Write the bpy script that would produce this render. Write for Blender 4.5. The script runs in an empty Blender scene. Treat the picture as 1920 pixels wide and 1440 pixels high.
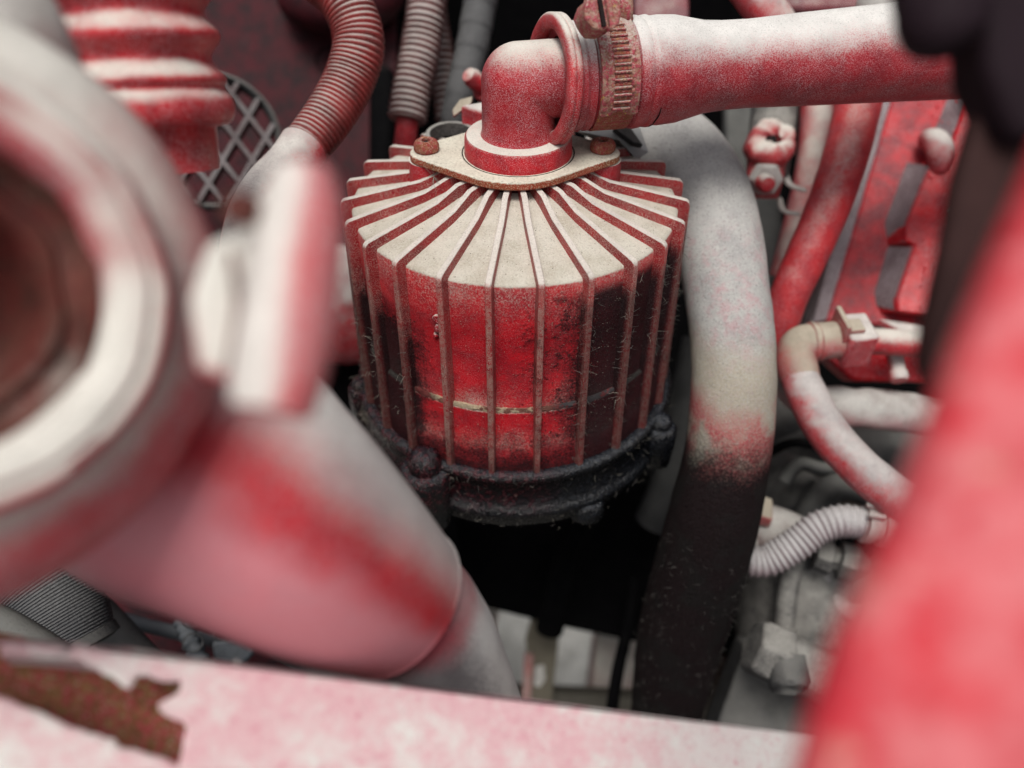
import bpy, bmesh, math, random
from mathutils import Vector, Matrix, noise as mn
random.seed(7)
R_ = math.radians
S = 0.01                                   # lengths below are written in centimetres
sc = bpy.context.scene
COL = sc.collection

# ------------------------------------------------------------------ camera
CAM = Vector((-0.107, -27.658, 13.889)); PITCH = R_(40.343); FPX = 1500.0
FW = Vector((0, math.cos(PITCH), -math.sin(PITCH))); RT = Vector((1, 0, 0)); UP = RT.cross(FW)
cam = bpy.data.cameras.new('camera'); co = bpy.data.objects.new('camera', cam); COL.objects.link(co)
co.location = CAM * S; co.rotation_euler = (math.pi / 2 - PITCH, 0, 0)
cam.sensor_width = 36; cam.lens = FPX / 1920 * 36; cam.clip_start = 0.005; cam.clip_end = 200
cam.dof.use_dof = True; cam.dof.focus_distance = 0.275; cam.dof.aperture_fstop = 5.0
sc.camera = co

# ------------------------------------------------------------------ sky and sun (bright overcast)
SUN_EL, SUN_AZ = R_(70), R_(195)           # azimuth clockwise from +Y
w = bpy.data.worlds.new('World'); sc.world = w; w.use_nodes = True
nt = w.node_tree; bg = nt.nodes['Background']
sky = nt.nodes.new('ShaderNodeTexSky'); sky.sky_type = 'NISHITA'; sky.sun_disc = False
sky.sun_elevation = SUN_EL; sky.sun_rotation = SUN_AZ; sky.air_density = 1.0; sky.dust_density = 4.0
hs = nt.nodes.new('ShaderNodeHueSaturation'); hs.inputs['Saturation'].default_value = 0.3
nt.links.new(sky.outputs[0], hs.inputs['Color']); nt.links.new(hs.outputs[0], bg.inputs[0])
bg.inputs[1].default_value = 0.08
sl = bpy.data.lights.new('sun', 'SUN'); sl.energy = 1.5; sl.angle = R_(25); sl.color = (1, .965, .91)
so = bpy.data.objects.new('sun', sl); COL.objects.link(so)
sd = Vector((math.sin(SUN_AZ) * math.cos(SUN_EL), math.cos(SUN_AZ) * math.cos(SUN_EL), math.sin(SUN_EL)))
so.rotation_euler = sd.to_track_quat('Z', 'Y').to_euler(); so.location = sd * 5
sc.view_settings.view_transform = 'Standard'; sc.view_settings.look = 'None'
sc.view_settings.exposure = 0.78
sc.cycles.max_bounces = 6; sc.cycles.use_denoising = True

# ------------------------------------------------------------------ layout helpers
def P(px, py, d):
    """a point d cm in front of the camera plane, on the line of sight of photo pixel (px, py)"""
    return CAM + d * (FW + RT * ((px - 960) / FPX) - UP * ((py - 720) / FPX))
class Plane:
    def __init__(s, a, b, c):
        s.p = a; s.n = (b - a).cross(c - a).normalized()
        if s.n.dot(CAM - a) < 0: s.n.negate()
    def at(s, px, py):
        r = P(px, py, 1) - CAM
        return CAM + r * ((s.p - CAM).dot(s.n) / r.dot(s.n))
def path(*q):
    return [(P(a, b, d), r * d / FPX) for a, b, d, r in q]
def frame(ax):
    ax = ax.normalized(); h = Vector((0, 0, 1)) if abs(ax.z) < .9 else Vector((1, 0, 0))
    u = h.cross(ax).normalized(); return u, ax.cross(u).normalized(), ax
def catmull(pts, step):
    out = []
    n = len(pts)
    for i in range(n - 1):
        p0 = pts[max(i - 1, 0)]; p1 = pts[i]; p2 = pts[i + 1]; p3 = pts[min(i + 2, n - 1)]
        L = (p2[0] - p1[0]).length; k = max(1, int(round(L / step)))
        for j in range(k):
            t = j / k
            def f(a, b, c, d): return 0.5 * (2 * b + (c - a) * t + (2 * a - 5 * b + 4 * c - d) * t * t + (3 * b - a - 3 * c + d) * t ** 3)
            out.append((f(p0[0], p1[0], p2[0], p3[0]), f(p0[1], p1[1], p2[1], p3[1])))
    out.append(pts[-1]); return out

class MB:
    def __init__(s): s.v = []; s.f = []
    def add(s, vs, fs):
        o = len(s.v); s.v += [Vector(x) for x in vs]; s.f += [[o + i for i in f] for f in fs]; return s
    def box(s, c, sx, sy, sz, ax=None):
        u, v, n = ax or (Vector((1, 0, 0)), Vector((0, 1, 0)), Vector((0, 0, 1)))
        vs = [c + u * a * sx / 2 + v * b * sy / 2 + n * g * sz / 2 for g in (-1, 1) for b in (-1, 1) for a in (-1, 1)]
        return s.add(vs, [[0, 2, 3, 1], [4, 5, 7, 6], [0, 1, 5, 4], [2, 6, 7, 3], [0, 4, 6, 2], [1, 3, 7, 5]])
    def prism(s, pts, vec):
        n = len(pts); vs = list(pts) + [p + vec for p in pts]
        fs = [list(range(n)), list(range(2 * n - 1, n - 1, -1))] + [[i, i + n, (i + 1) % n + n, (i + 1) % n] for i in range(n)]
        return s.add(vs, fs)
    def lathe(s, prof, org, ax, n=48, closed=False, a0=0, a1=2 * math.pi, ref=None):
        u, v, ax = frame(ax)
        if ref is not None:
            u = (ref - ax * ref.dot(ax)).normalized(); v = ax.cross(u)
        full = abs(a1 - a0 - 2 * math.pi) < 1e-6; m = n if full else n + 1
        vs = []
        for r, z in prof:
            for i in range(m):
                a = a0 + (a1 - a0) * i / n
                vs.append(org + ax * z + (u * math.cos(a) + v * math.sin(a)) * max(r, 1e-4))
        fs = []; k = len(prof)
        for j in range(k if closed else k - 1):
            j2 = (j + 1) % k
            for i in range(n):
                i2 = (i + 1) % m
                fs.append([j * m + i, j * m + i2, j2 * m + i2, j2 * m + i])
        return s.add(vs, fs)
    def tube(s, pts, step=.25, n=24, rib=None, cap=True, flat=1.0, noise=0):
        q = catmull(pts, min(step, rib[0] / 6) if rib else step)
        L = 0; vs = []; fs = []; u = None; m = len(q)
        for i, (p, r) in enumerate(q):
            t = (q[min(i + 1, m - 1)][0] - q[max(i - 1, 0)][0]).normalized()
            if u is None: u = frame(t)[0]
            else: u = (u - t * u.dot(t)).normalized(); L += (p - q[i - 1][0]).length
            v = t.cross(u)
            if rib:
                ph = (L / rib[0]) % 1; kind = rib[2] if len(rib) > 2 else 'groove'
                if kind == 'groove': r = r + rib[1] * (1 - 2 * math.exp(-((ph - .5) / .2) ** 2))
                elif kind == 'ridge': r = r + rib[1] * (2 * math.exp(-((ph - .5) / .2) ** 2) - 1)
                elif kind == 'wrap': r = r + rib[1] * ph
                else: r = r + rib[1] * math.sin(2 * math.pi * ph)
            for k in range(n):
                a = 2 * math.pi * k / n; rr = r
                w_ = p + (u * math.cos(a) + v * math.sin(a) * flat) * rr
                if noise: w_ += (w_ - p) * noise * mn.noise(w_ * 1.3)
                vs.append(w_)
        for i in range(m - 1):
            for k in range(n):
                k2 = (k + 1) % n; fs.append([i * n + k, i * n + k2, (i + 1) * n + k2, (i + 1) * n + k])
        if cap: fs += [list(range(n - 1, -1, -1)), list(range((m - 1) * n, m * n))]
        return s.add(vs, fs)
    def ball(s, c, r, sx=1, sy=1, sz=1, n=14, ax=None):
        u, v, w_ = ax or (Vector((1, 0, 0)), Vector((0, 1, 0)), Vector((0, 0, 1)))
        vs = []; fs = []; m = n // 2 + 1
        for j in range(m):
            th = math.pi * j / (m - 1)
            for i in range(n):
                a = 2 * math.pi * i / n
                vs.append(c + u * r * sx * math.sin(th) * math.cos(a) + v * r * sy * math.sin(th) * math.sin(a) + w_ * r * sz * math.cos(th))
        for j in range(m - 1):
            for i in range(n):
                i2 = (i + 1) % n; fs.append([j * n + i, (j + 1) * n + i, (j + 1) * n + i2, j * n + i2])
        return s.add(vs, fs)
    def bead(s, c, ax, rad, h, n=6, dome=.0):            # hexagonal or round head
        u, v, ax = frame(ax)
        ring = lambda r, z: [c + ax * z + (u * math.cos(2 * math.pi * i / n) + v * math.sin(2 * math.pi * i / n)) * r for i in range(n)]
        rs = [ring(rad, 0), ring(rad, h * .8), ring(rad * .88, h)]
        vs = sum(rs, []); fs = [list(range(n - 1, -1, -1))]
        for j in range(2):
            for i in range(n): fs.append([j * n + i, j * n + (i + 1) % n, (j + 1) * n + (i + 1) % n, (j + 1) * n + i])
        fs.append(list(range(2 * n, 3 * n))); return s.add(vs, fs)
    def fibre(s, p, d, L, r, curl=1.0, k=4):
        pts = [p]; d = d.normalized(); c = Vector((random.gauss(0, 1), random.gauss(0, 1), random.gauss(0, 1))) * curl
        for i in range(k):
            d = (d + c * .35 + Vector((random.gauss(0, 1), random.gauss(0, 1), random.gauss(0, 1))) * .25).normalized()
            pts.append(pts[-1] + d * L / k)
        u, v, _ = frame(d); vs = []; fs = []
        for i, q in enumerate(pts):
            rr = r * (1 - .6 * i / k)
            for a in range(3): vs.append(q + (u * math.cos(a * 2.094) + v * math.sin(a * 2.094)) * rr)
        for i in range(k):
            for a in range(3): fs.append([i * 3 + a, i * 3 + (a + 1) % 3, i * 3 + 3 + (a + 1) % 3, i * 3 + 3 + a])
        return s.add(vs, fs)
    def jitter(s, amp, scale=3, seed=0):
        o = Vector((seed * 7.3, seed * 3.1, seed))
        s.v = [p + mn.noise_vector(p * scale + o) * amp for p in s.v]; return s

WORLD = {}
def mesh_of(name, mb, org, smooth):
    me = bpy.data.meshes.new(name)
    me.from_pydata([tuple((p - org) * S) for p in mb.v], [], mb.f)
    bm = bmesh.new(); bm.from_mesh(me)
    bmesh.ops.recalc_face_normals(bm, faces=bm.faces); bm.to_mesh(me); bm.free()
    me.polygons.foreach_set('use_smooth', [True] * len(me.polygons))
    me.set_sharp_from_angle(angle=R_(smooth)); me.update(); return me
def finish(o, mat, bevel, sub):
    o.data.materials.append(mat)
    if bevel:
        m = o.modifiers.new('bevel', 'BEVEL'); m.width = bevel * S; m.segments = 3; m.limit_method = 'ANGLE'; m.angle_limit = R_(40)
        m.harden_normals = False
    if sub:
        m = o.modifiers.new('sub', 'SUBSURF'); m.levels = sub; m.render_levels = sub
def thing(name, label, cat, loc, group=None):
    o = bpy.data.objects.new(name, None); COL.objects.link(o); o.empty_display_size = .01
    o.location = loc * S; o['label'] = label; o['category'] = cat; WORLD[o] = loc.copy()
    if group: o['group'] = group
    return o
def part(name, mb, mat, parent, label=None, kind=None, bevel=0, smooth=38, sub=0):
    o = bpy.data.objects.new(name, mesh_of(name, mb, WORLD[parent], smooth)); COL.objects.link(o)
    o.parent = parent; WORLD[o] = WORLD[parent]; finish(o, mat, bevel, sub)
    if label: o['label'] = label
    if kind: o['kind'] = kind
    return o
def single(name, mb, mat, label, cat, group=None, bevel=0, smooth=38, sub=0, kind=None):
    loc = sum(mb.v, Vector()) / len(mb.v); loc.z = min(p.z for p in mb.v)
    o = bpy.data.objects.new(name, mesh_of(name, mb, loc, smooth)); COL.objects.link(o)
    o.location = loc * S; WORLD[o] = loc; finish(o, mat, bevel, sub)
    if kind: o['kind'] = kind
    if label: o['label'] = label
    if cat: o['category'] = cat
    if group: o['group'] = group
    return o
def base_of(*q): return P(*q)

# ------------------------------------------------------------------ materials
class NB:
    def __init__(s, name):
        s.m = bpy.data.materials.new(name); s.m.use_nodes = True; s.t = s.m.node_tree; s.b = s.t.nodes['Principled BSDF']
        g = s.t.nodes.new('ShaderNodeNewGeometry')
        vm = s.t.nodes.new('ShaderNodeVectorMath'); vm.operation = 'SCALE'; vm.inputs['Scale'].default_value = 100
        s.t.links.new(g.outputs['Position'], vm.inputs[0]); s.p = vm.outputs[0]
        sp = s.t.nodes.new('ShaderNodeSeparateXYZ'); s.t.links.new(s.p, sp.inputs[0]); s.x, s.y, s.z = sp.outputs
        sn = s.t.nodes.new('ShaderNodeSeparateXYZ'); s.t.links.new(g.outputs['Normal'], sn.inputs[0]); s.nx, s.ny, s.nz = sn.outputs
    def put(s, sock, v):
        if isinstance(v, bpy.types.NodeSocket): s.t.links.new(v, sock)
        elif isinstance(v, (tuple, list)): sock.default_value = (*v, 1) if len(v) == 3 and len(sock.default_value) == 4 else v
        else: sock.default_value = v
    def math(s, op, a, b=0.0, clamp=False):
        n = s.t.nodes.new('ShaderNodeMath'); n.operation = op; n.use_clamp = clamp; s.put(n.inputs[0], a); s.put(n.inputs[1], b); return n.outputs[0]
    def add(s, a, b): return s.math('ADD', a, b)
    def mul(s, a, b): return s.math('MULTIPLY', a, b)
    def sm(s, x, lo, hi, a=0., b=1.):
        n = s.t.nodes.new('ShaderNodeMapRange'); n.interpolation_type = 'SMOOTHSTEP'; s.put(n.inputs['Value'], x)
        n.inputs['From Min'].default_value = lo; n.inputs['From Max'].default_value = hi
        n.inputs['To Min'].default_value = a; n.inputs['To Max'].default_value = b; return n.outputs[0]
    def noise(s, scale, detail=2, rough=.5, off=0):
        n = s.t.nodes.new('ShaderNodeTexNoise'); n.inputs['Scale'].default_value = scale; n.inputs['Detail'].default_value = detail
        n.inputs['Roughness'].default_value = rough
        if off:
            v = s.t.nodes.new('ShaderNodeVectorMath'); s.t.links.new(s.p, v.inputs[0]); v.inputs[1].default_value = (off, off * 1.7, off * .6); s.t.links.new(v.outputs[0], n.inputs['Vector'])
        else: s.t.links.new(s.p, n.inputs['Vector'])
        return n.outputs['Fac']
    def voro(s, scale):
        n = s.t.nodes.new('ShaderNodeTexVoronoi'); n.inputs['Scale'].default_value = scale; s.t.links.new(s.p, n.inputs['Vector']); return n.outputs['Distance']
    def mix(s, f, a, b):
        n = s.t.nodes.new('ShaderNodeMix'); n.data_type = 'RGBA'; s.put(n.inputs[0], f); s.put(n.inputs[6], a); s.put(n.inputs[7], b); return n.outputs[2]
    def lerp(s, f, a, b):
        n = s.t.nodes.new('ShaderNodeMix'); n.data_type = 'FLOAT'; s.put(n.inputs[0], f); s.put(n.inputs[2], a); s.put(n.inputs[3], b); return n.outputs[0]
    def out(s, col, rough, height=None, strength=.3, dist=.03, coat=0, spec=.3):
        s.put(s.b.inputs['Base Color'], col); s.put(s.b.inputs['Roughness'], rough); s.put(s.b.inputs['Specular IOR Level'], spec)
        if coat: s.put(s.b.inputs['Coat Weight'], coat); s.b.inputs['Coat Roughness'].default_value = .3
        if height is not None:
            b = s.t.nodes.new('ShaderNodeBump'); b.inputs['Strength'].default_value = strength; b.inputs['Distance'].default_value = dist * S
            s.put(b.inputs['Height'], height); s.t.links.new(b.outputs[0], s.b.inputs['Normal'])
        return s.m

RED = (.47, .004, .012); RED2 = (.28, .005, .012)
DUST = (.60, .585, .525); DUSTW = (.60, .55, .57); TAN = (.42, .37, .26)
SOOT = (.009, .0075, .0085)
def dusty(name, base=RED, base2=RED2, dust=DUST, dust2=None, lo=.15, hi=.75, film=.18, filmcol=None, big=.45, bigs=.5, grain=.5, gs=17,
          rough=.42, dirv=None, grime=None, grimecol=SOOT, fgrime=1.0, bump=.35, off=0, patch=None):
    n = NB(name)
    nb = n.noise(bigs, 3, .6, off); ng = n.noise(gs, 2, .7); nf = n.noise(gs * 2.1, 1, .5, 3)
    up = n.nz if dirv is None else n.add(n.mul(n.nx, dirv[0]), n.add(n.mul(n.ny, dirv[1]), n.mul(n.nz, dirv[2])))
    d = n.add(up, n.add(n.mul(n.math('SUBTRACT', nb, .5), big * 2), n.mul(n.math('SUBTRACT', ng, .5), grain * 2)))
    d = n.sm(d, lo, hi)
    red = n.mix(n.sm(n.noise(1.1, 4, .65, off + 5), .35, .68), base, base2)
    fl = n.mul(n.sm(nf, .48, .66), n.sm(n.noise(.8, 3, .6, off + 9), .2, .8, film * .5, film * 1.5))
    c = n.mix(fl, red, filmcol or DUSTW)
    dc = n.mix(n.sm(n.noise(.9, 3, .6, off + 2), .35, .7), dust, dust2 or tuple(x * .86 for x in dust))
    dc = n.mix(n.sm(ng, .56, .68, 0, .55), dc, tuple(x * .42 for x in dust)); dc = n.mix(n.sm(ng, .44, .34, 0, .5), dc, tuple(min(.75, x * 1.2) for x in dust))        # darker grit grains lying in the dust
    c = n.mix(n.mul(d, .96), c, dc); r = n.lerp(d, rough, .95)
    h = n.add(n.mul(ng, n.lerp(d, .35, 1)), n.mul(nf, .4))
    if patch: c, d = patch(n, c, d)
    if grime:
        g = grime(n); g = n.mul(g, fgrime)
        gc = n.mix(n.sm(nf, .5, .7, 0, .5), grimecol, tuple(min(1, x * 4.5) for x in grimecol))
        c = n.mix(g, c, gc); r = n.lerp(g, r, .8); h = n.add(h, n.mul(n.mul(n.noise(7, 3, .7, 11), 1.6), g))
    sp_ = n.lerp(d, .22, .06)
    if grime: sp_ = n.lerp(g, sp_, .06)
    return n.out(c, r, h, bump, .05, spec=sp_ if max(base) > .02 else .03)

def blot(n, x, lo, hi, amp=1.2, sc_=.9, off=0):
    return n.sm(n.add(x, n.mul(n.math('SUBTRACT', n.noise(sc_, 4, .65, off), .5), amp * 2)), lo, hi)
def sep_grime(n):
    side = n.math('MAXIMUM', n.sm(n.nz, .75, .45), n.sm(n.z, -1.0, -1.6))
    right = blot(n, n.x, .3, 3.3, .9, 1.6)
    left = n.mul(blot(n, n.mul(n.x, -1), 2.4, 4.2, .9, 1.6, 4), blot(n, n.mul(n.z, -1), 1.4, 3.8, 1.0, 1.3, 8))
    low = n.mul(blot(n, n.mul(n.z, -1), 5.4, 9.0, 1.6, 1.4, 12), .85)
    mid = n.mul(n.mul(blot(n, n.x, -.6, 1.2, .9, 1.6, 17), n.sm(n.noise(1.3, 5, .75, 21), .40, .62)), .75)
    g = n.math('MAXIMUM', n.math('MAXIMUM', right, left), n.math('MAXIMUM', low, mid))
    g = n.sm(n.add(g, n.mul(n.math('SUBTRACT', n.noise(12, 3, .75, 33), .5), 1.1)), .08, .92)
    return n.mul(n.mul(n.mul(g, side), n.sm(n.z, -.42, -1.15)), .95)
def fin_grime(n):
    r = n.math('SQRT', n.add(n.mul(n.x, n.x), n.mul(n.y, n.y)))
    return n.mul(n.mul(sep_grime(n), n.sm(r, 6.3, 6.52, 1, .6)), n.sm(n.z, -.3, -1.6))
def fin_edge(n, c, d):
    r = n.math('SQRT', n.add(n.mul(n.x, n.x), n.mul(n.y, n.y)))
    e = n.mul(n.mul(n.sm(r, 6.42, 6.52), n.sm(n.noise(6, 3, .7, 3), .35, .6)), n.sm(n.z, -.3, -1.5, .2, .55))
    return n.mix(e, c, (.36, .24, .20)), d
M = {}
def shoulder(n, c, d):
    k = n.mul(n.mul(n.sm(n.z, -2.6, -.4), n.sm(n.noise(16, 3, .75, 51), .46, .64)), n.sm(n.noise(.8, 3, .6, 52), .25, .6, .3, .9))
    return n.mix(n.mul(k, .6), c, (.50, .44, .38)), d
M['drum'] = dusty('drum_paint', patch=shoulder, dust=(.52, .505, .435), dust2=(.40, .38, .31), lo=.2, hi=.6, film=.10, grain=.25, big=.2, grime=sep_grime, bump=.7)
M['fin'] = dusty('fin_paint_shaded', base=(.34, .006, .013), base2=(.20, .008, .014), dust=(.56, .52, .47), lo=.15, hi=.65, film=.5, grain=.45, big=.3, grime=fin_grime, patch=fin_edge, bump=.45, filmcol=(.55, .47, .40))  # fin reds darkened to stand in for shade between the fins
M['cuff'] = dusty('cuff_red', film=.55, lo=.3, hi=1.0, grain=.5, big=.4, bigs=.9, filmcol=(.5, .42, .42))
M['red'] = dusty('red_dusty_paint', film=.22, lo=.35, hi=.95, grain=.55, big=.35)
M['elbow'] = dusty('elbow_red', base=(.38, .005, .013), base2=(.25, .006, .014), film=.42, lo=.42, hi=1.05, grain=.42, big=.22, bigs=.8, gs=19)
M['hose'] = dusty('hose_red', base=(.33, .005, .014), base2=(.21, .006, .014), film=.34, lo=.28, hi=.9, grain=.42, gs=19, big=.25, bigs=.6, dust=(.64, .63, .60))
M['plate'] = dusty('plate_dust', base=(.33, .05, .03), base2=(.22, .07, .03), dust=(.60, .575, .48), dust2=(.52, .48, .40), lo=.2, hi=.7, film=.7, filmcol=(.5, .36, .24), grain=.75, gs=10, bump=1.0, rough=.8)
M['conduit'] = dusty('conduit_red', base=(.25, .016, .016), base2=(.13, .014, .014), dust=(.42, .38, .35), lo=.4, hi=1.05, film=.22, filmcol=(.4, .34, .32), grain=.35, big=.3)
M['conduit_brown'] = dusty('conduit_brown', base=(.14, .04, .035), base2=(.07, .025, .022), dust=(.38, .34, .32), lo=.2, hi=.85, film=.25, grain=.3, big=.3)
M['conduit_pale'] = dusty('conduit_pale', base=(.26, .19, .20), base2=(.18, .13, .14), dust=(.42, .405, .40), lo=.0, hi=.8, film=.4, grain=.3, big=.3)
M['tape'] = dusty('tape_grey', base=(.04, .04, .042), base2=(.028, .028, .03), dust=(.12, .12, .12), lo=.0, hi=1.2, film=.4, filmcol=(.3, .3, .3), grain=.3)
M['white_red'] = dusty('white_over_red', lo=.05, hi=.85, film=.45, grain=.5, big=.6, bigs=.9, dust=(.56, .54, .50), dust2=(.42, .39, .37))
M['pale'] = dusty('pale_dust', base=(.40, .20, .20), base2=(.30, .20, .18), lo=-.3, hi=.6, film=.5, grain=.5, big=.6, dust=(.42, .41, .385), dust2=(.30, .28, .26))
M['casting_grey'] = dusty('grey_casting', base=(.09, .085, .08), base2=(.04, .038, .038), dust=(.30, .29, .265), dust2=(.20, .19, .175), lo=.0, hi=1.0, bigs=1.1, film=.45, filmcol=(.24, .23, .22), grain=.7, big=.75, rough=.8, bump=.9, gs=9)
M['tan_dust'] = dusty('tan_dust', base=(.40, .03, .03), base2=(.30, .12, .10), dust=(.40, .365, .29), dust2=(.31, .28, .22), lo=.15, hi=.8, film=.4, grain=.3, big=.3)
M['dark_panel'] = dusty('dark_red_panel', base=(.05, .003, .007), base2=(.014, .004, .006), dust=(.16, .12, .12), lo=.75, hi=1.3, film=.06, filmcol=(.2, .13, .13), grain=.5, big=.35, rough=.7)
M['guard'] = dusty('guard_grey', base=(.05, .014, .016), base2=(.035, .028, .028), dust=(.24, .23, .23), lo=.3, hi=1.0, film=.4, filmcol=(.25, .23, .23))
M['black'] = dusty('black_dirt_shade', base=(.004, .0038, .0042), base2=(.0025, .0025, .003), dust=(.02, .019, .018), lo=.7, hi=1.3, film=.08, filmcol=(.02, .02, .02), rough=.8)  # near-black; on the deep parts the colour stands in for shade
M['dark_grey'] = dusty('dark_grey', base=(.035, .035, .037), base2=(.022, .02, .02), dust=(.17, .165, .155), lo=.2, hi=1.0, film=.3, filmcol=(.14, .14, .14), rough=.75)
M['rubber_grey'] = dusty('rubber_grey', base=(.035, .035, .037), base2=(.025, .025, .025), dust=(.16, .16, .15), lo=.1, hi=1.0, film=.3, filmcol=(.2, .2, .2), rough=.7)
M['block_red'] = dusty('cast_block_red', base=(.52, .004, .010), base2=(.30, .006, .014), dust=(.5, .45, .44), lo=.98, hi=1.5, film=.2, filmcol=(.55, .40, .42), grain=.5, big=.3, bump=1.0, rough=.28, gs=6)
M['block_face'] = dusty('cast_face_shaded', base=(.42, .004, .012), base2=(.17, .006, .014), dust=(.5, .45, .44), lo=1.0, hi=1.5, film=.22, filmcol=(.40, .26, .28), grain=.6, big=.35, bump=1.0, rough=.4, gs=7)  # darker copy of the block red, shade painted into the recessed face
M['block_grey'] = dusty('cast_side_grey', base=(.10, .055, .065), base2=(.17, .125, .135), dust=(.34, .30, .31), lo=.5, hi=1.2, film=1.0, filmcol=(.50, .45, .46), grain=.6, big=.4, bump=.7)
def mottle(n, c, d):
    c = n.mix(n.sm(n.noise(.9, 4, .7, 71), .42, .64, 0, .7), c, (.62, .20, .21)); c = n.mix(n.sm(n.noise(.6, 4, .7, 75), .50, .70, 0, .35), c, (.34, .008, .018))
    return n.mix(n.sm(n.noise(1.4, 3, .7, 79), .60, .70, 0, .5), c, (.50, .33, .26)), d
M['red_near'] = dusty('red_near', patch=mottle, base=(.52, .008, .020), base2=(.42, .010, .022), film=.4, filmcol=(.60, .20, .22), lo=.78, hi=1.4, grain=.3, big=.7, bigs=.7, dust=(.50, .34, .30))
M['volute'] = dusty('volute_dust', base=(.36, .014, .022), base2=(.28, .02, .025), film=.5, lo=.1, hi=.68, grain=.3, big=.3, bigs=.35, dust=(.62, .605, .55))
M['lug_pink'] = dusty('lug_pink', base=(.44, .02, .03), base2=(.40, .06, .07), film=.9, filmcol=(.58, .44, .44), lo=.35, hi=.85, grain=.2, big=.3, bigs=.5, dirv=tuple(-RT * .55 + UP * .35 - FW * .75), dust=(.60, .57, .53))
def outlet_sheen(n, c, d):  # pink sheen painted on faces turned away from the dusted side
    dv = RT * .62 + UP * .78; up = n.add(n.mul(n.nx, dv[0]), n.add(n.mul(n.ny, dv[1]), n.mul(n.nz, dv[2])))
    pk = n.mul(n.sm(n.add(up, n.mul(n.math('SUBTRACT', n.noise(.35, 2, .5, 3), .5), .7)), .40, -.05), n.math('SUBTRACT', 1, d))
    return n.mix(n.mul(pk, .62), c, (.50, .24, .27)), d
M['outlet'] = dusty('outlet_red', base=(.40, .006, .014), base2=(.33, .010, .018), film=.3, filmcol=(.50, .30, .32), lo=.38, hi=.98, grain=.2, big=.10, bigs=.3, patch=outlet_sheen, dust=(.60, .59, .56), dirv=tuple(RT * .62 + UP * .78))
M['bore'] = dusty('bore_shaded_brown', base=(.085, .008, .009), base2=(.03, .010, .009), film=.35, filmcol=(.30, .18, .12), lo=.95, hi=1.6, big=.5, rough=.6)  # base darkened to stand in for shade down the bore

def right_hose_mat():
    def g(n):
        return n.mul(n.sm(n.add(blot(n, n.mul(n.z, -1), 6.9, 11.0, .7, 1.2), n.mul(n.math('SUBTRACT', n.noise(11, 3, .75, 61), .5), .9)), .08, .85), .985)
    def patch(n, c, d):
        zz = n.mul(n.z, -1)
        t = n.mul(blot(n, zz, 4.6, 6.4, .6, 1.0, 3), n.sm(n.noise(13, 2, .7), .3, .62, .45, 1))      # tan grit belt
        c = n.mix(n.mul(t, .8), c, n.mix(n.noise(12, 2), (.26, .22, .15), (.44, .39, .30)))
        r = n.mul(blot(n, zz, 6.9, 8.0, .6, .8, 6), n.sm(n.noise(.55, 3, .6, 31), .36, .56))     # worn red under it
        c = n.mix(n.mul(r, n.sm(n.noise(12, 2, .7), .3, .62, .35, .85)), c, (.36, .03, .045))
        sp = n.mul(n.mul(blot(n, zz, 1.0, 3.8, .9, .8, 9), n.sm(n.noise(1.7, 6, .78, 4), .44, .66)), n.math('SUBTRACT', 1, t))
        c = n.mix(n.mul(sp, .42), c, (.48, .20, .23))
        st = n.sm(n.noise(3, 5, .8, 41), .58, .75, 0, .3); c = n.mix(st, c, (.22, .20, .20)); return c, d
    return dusty('coolant_hose_dust', base=(.30, .22, .23), base2=(.22, .18, .19), dust=(.43, .425, .405), dust2=(.34, .335, .325), lo=-.9, hi=.1, film=.4, grain=.45, big=.6,
                 grime=g, grimecol=(.007, .006, .0065), patch=patch, bump=1.0, gs=11)
M['coolant'] = right_hose_mat()

def rust_mat(name, a=(.30, .11, .075), b=(.42, .25, .19), c3=(.42, .05, .085), spots=(.55, .36, .06), dust_lo=.5):
    n = NB(name); n1 = n.noise(3.2, 5, .7); n2 = n.noise(6, 4, .7, 4); n3 = n.noise(16, 3, .7, 8)
    c = n.mix(n.sm(n1, .38, .62), a, b); c = n.mix(n.sm(n2, .44, .58, 0, .85), c, c3); c = n.mix(n.sm(n.noise(4, 3, .6, 14), .64, .72), c, spots)
    c = n.mix(n.sm(n3, .55, .7, 0, .5), c, (.6, .55, .48)); c = n.mix(n.sm(n3, .42, .30, 0, .7), c, (.05, .02, .018))
    c = n.mix(n.sm(n.add(n.nz, n.mul(n.math('SUBTRACT', n3, .5), 1.2)), dust_lo, dust_lo + .6, 0, .8), c, (.55, .5, .44))
    return n.out(c, .8, n.add(n3, n.mul(n2, 1.5)), .9, .09)
M['rust'] = rust_mat('clamp_rust'); M['screw'] = rust_mat('screw_rust', (.25, .075, .035), (.36, .15, .09), (.34, .04, .045), (.5, .25, .08), .8)
M['rust_hole'] = rust_mat('rust_sheet', (.16, .06, .022), (.25, .13, .05), (.36, .05, .06), (.22, .13, .05), 2.0)
def oily():
    n = NB('oily_black'); n1 = n.noise(5, 4, .7); n2 = n.noise(14, 3, .7, 5)
    c = n.mix(n.sm(n1, .45, .75), (.003, .0034, .0045), (.010, .013, .018)); c = n.mix(n.sm(n2, .64, .76, 0, .4), c, (.06, .06, .062)); c = n.mix(n.mul(n.sm(n.nz, .6, .95), n.sm(n2, .4, .62, .05, .8)), c, (.022, .028, .038))  # last mix tints upward faces blue-grey as a painted sky gloss
    c = n.mix(n.mul(blot(n, n.x, 2.2, .2, .8, 1.2), n.mul(n.sm(n.z, -10.9, -9.6), n.sm(n1, .45, .6, 0, .6))), c, (.07, .004, .008))
    return n.out(c, n.sm(n1, .35, .65, .07, .30), n.add(n.mul(n1, 1.4), n.mul(n2, .18)), .8, .11, spec=.5)
M['oily'] = oily()
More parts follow.
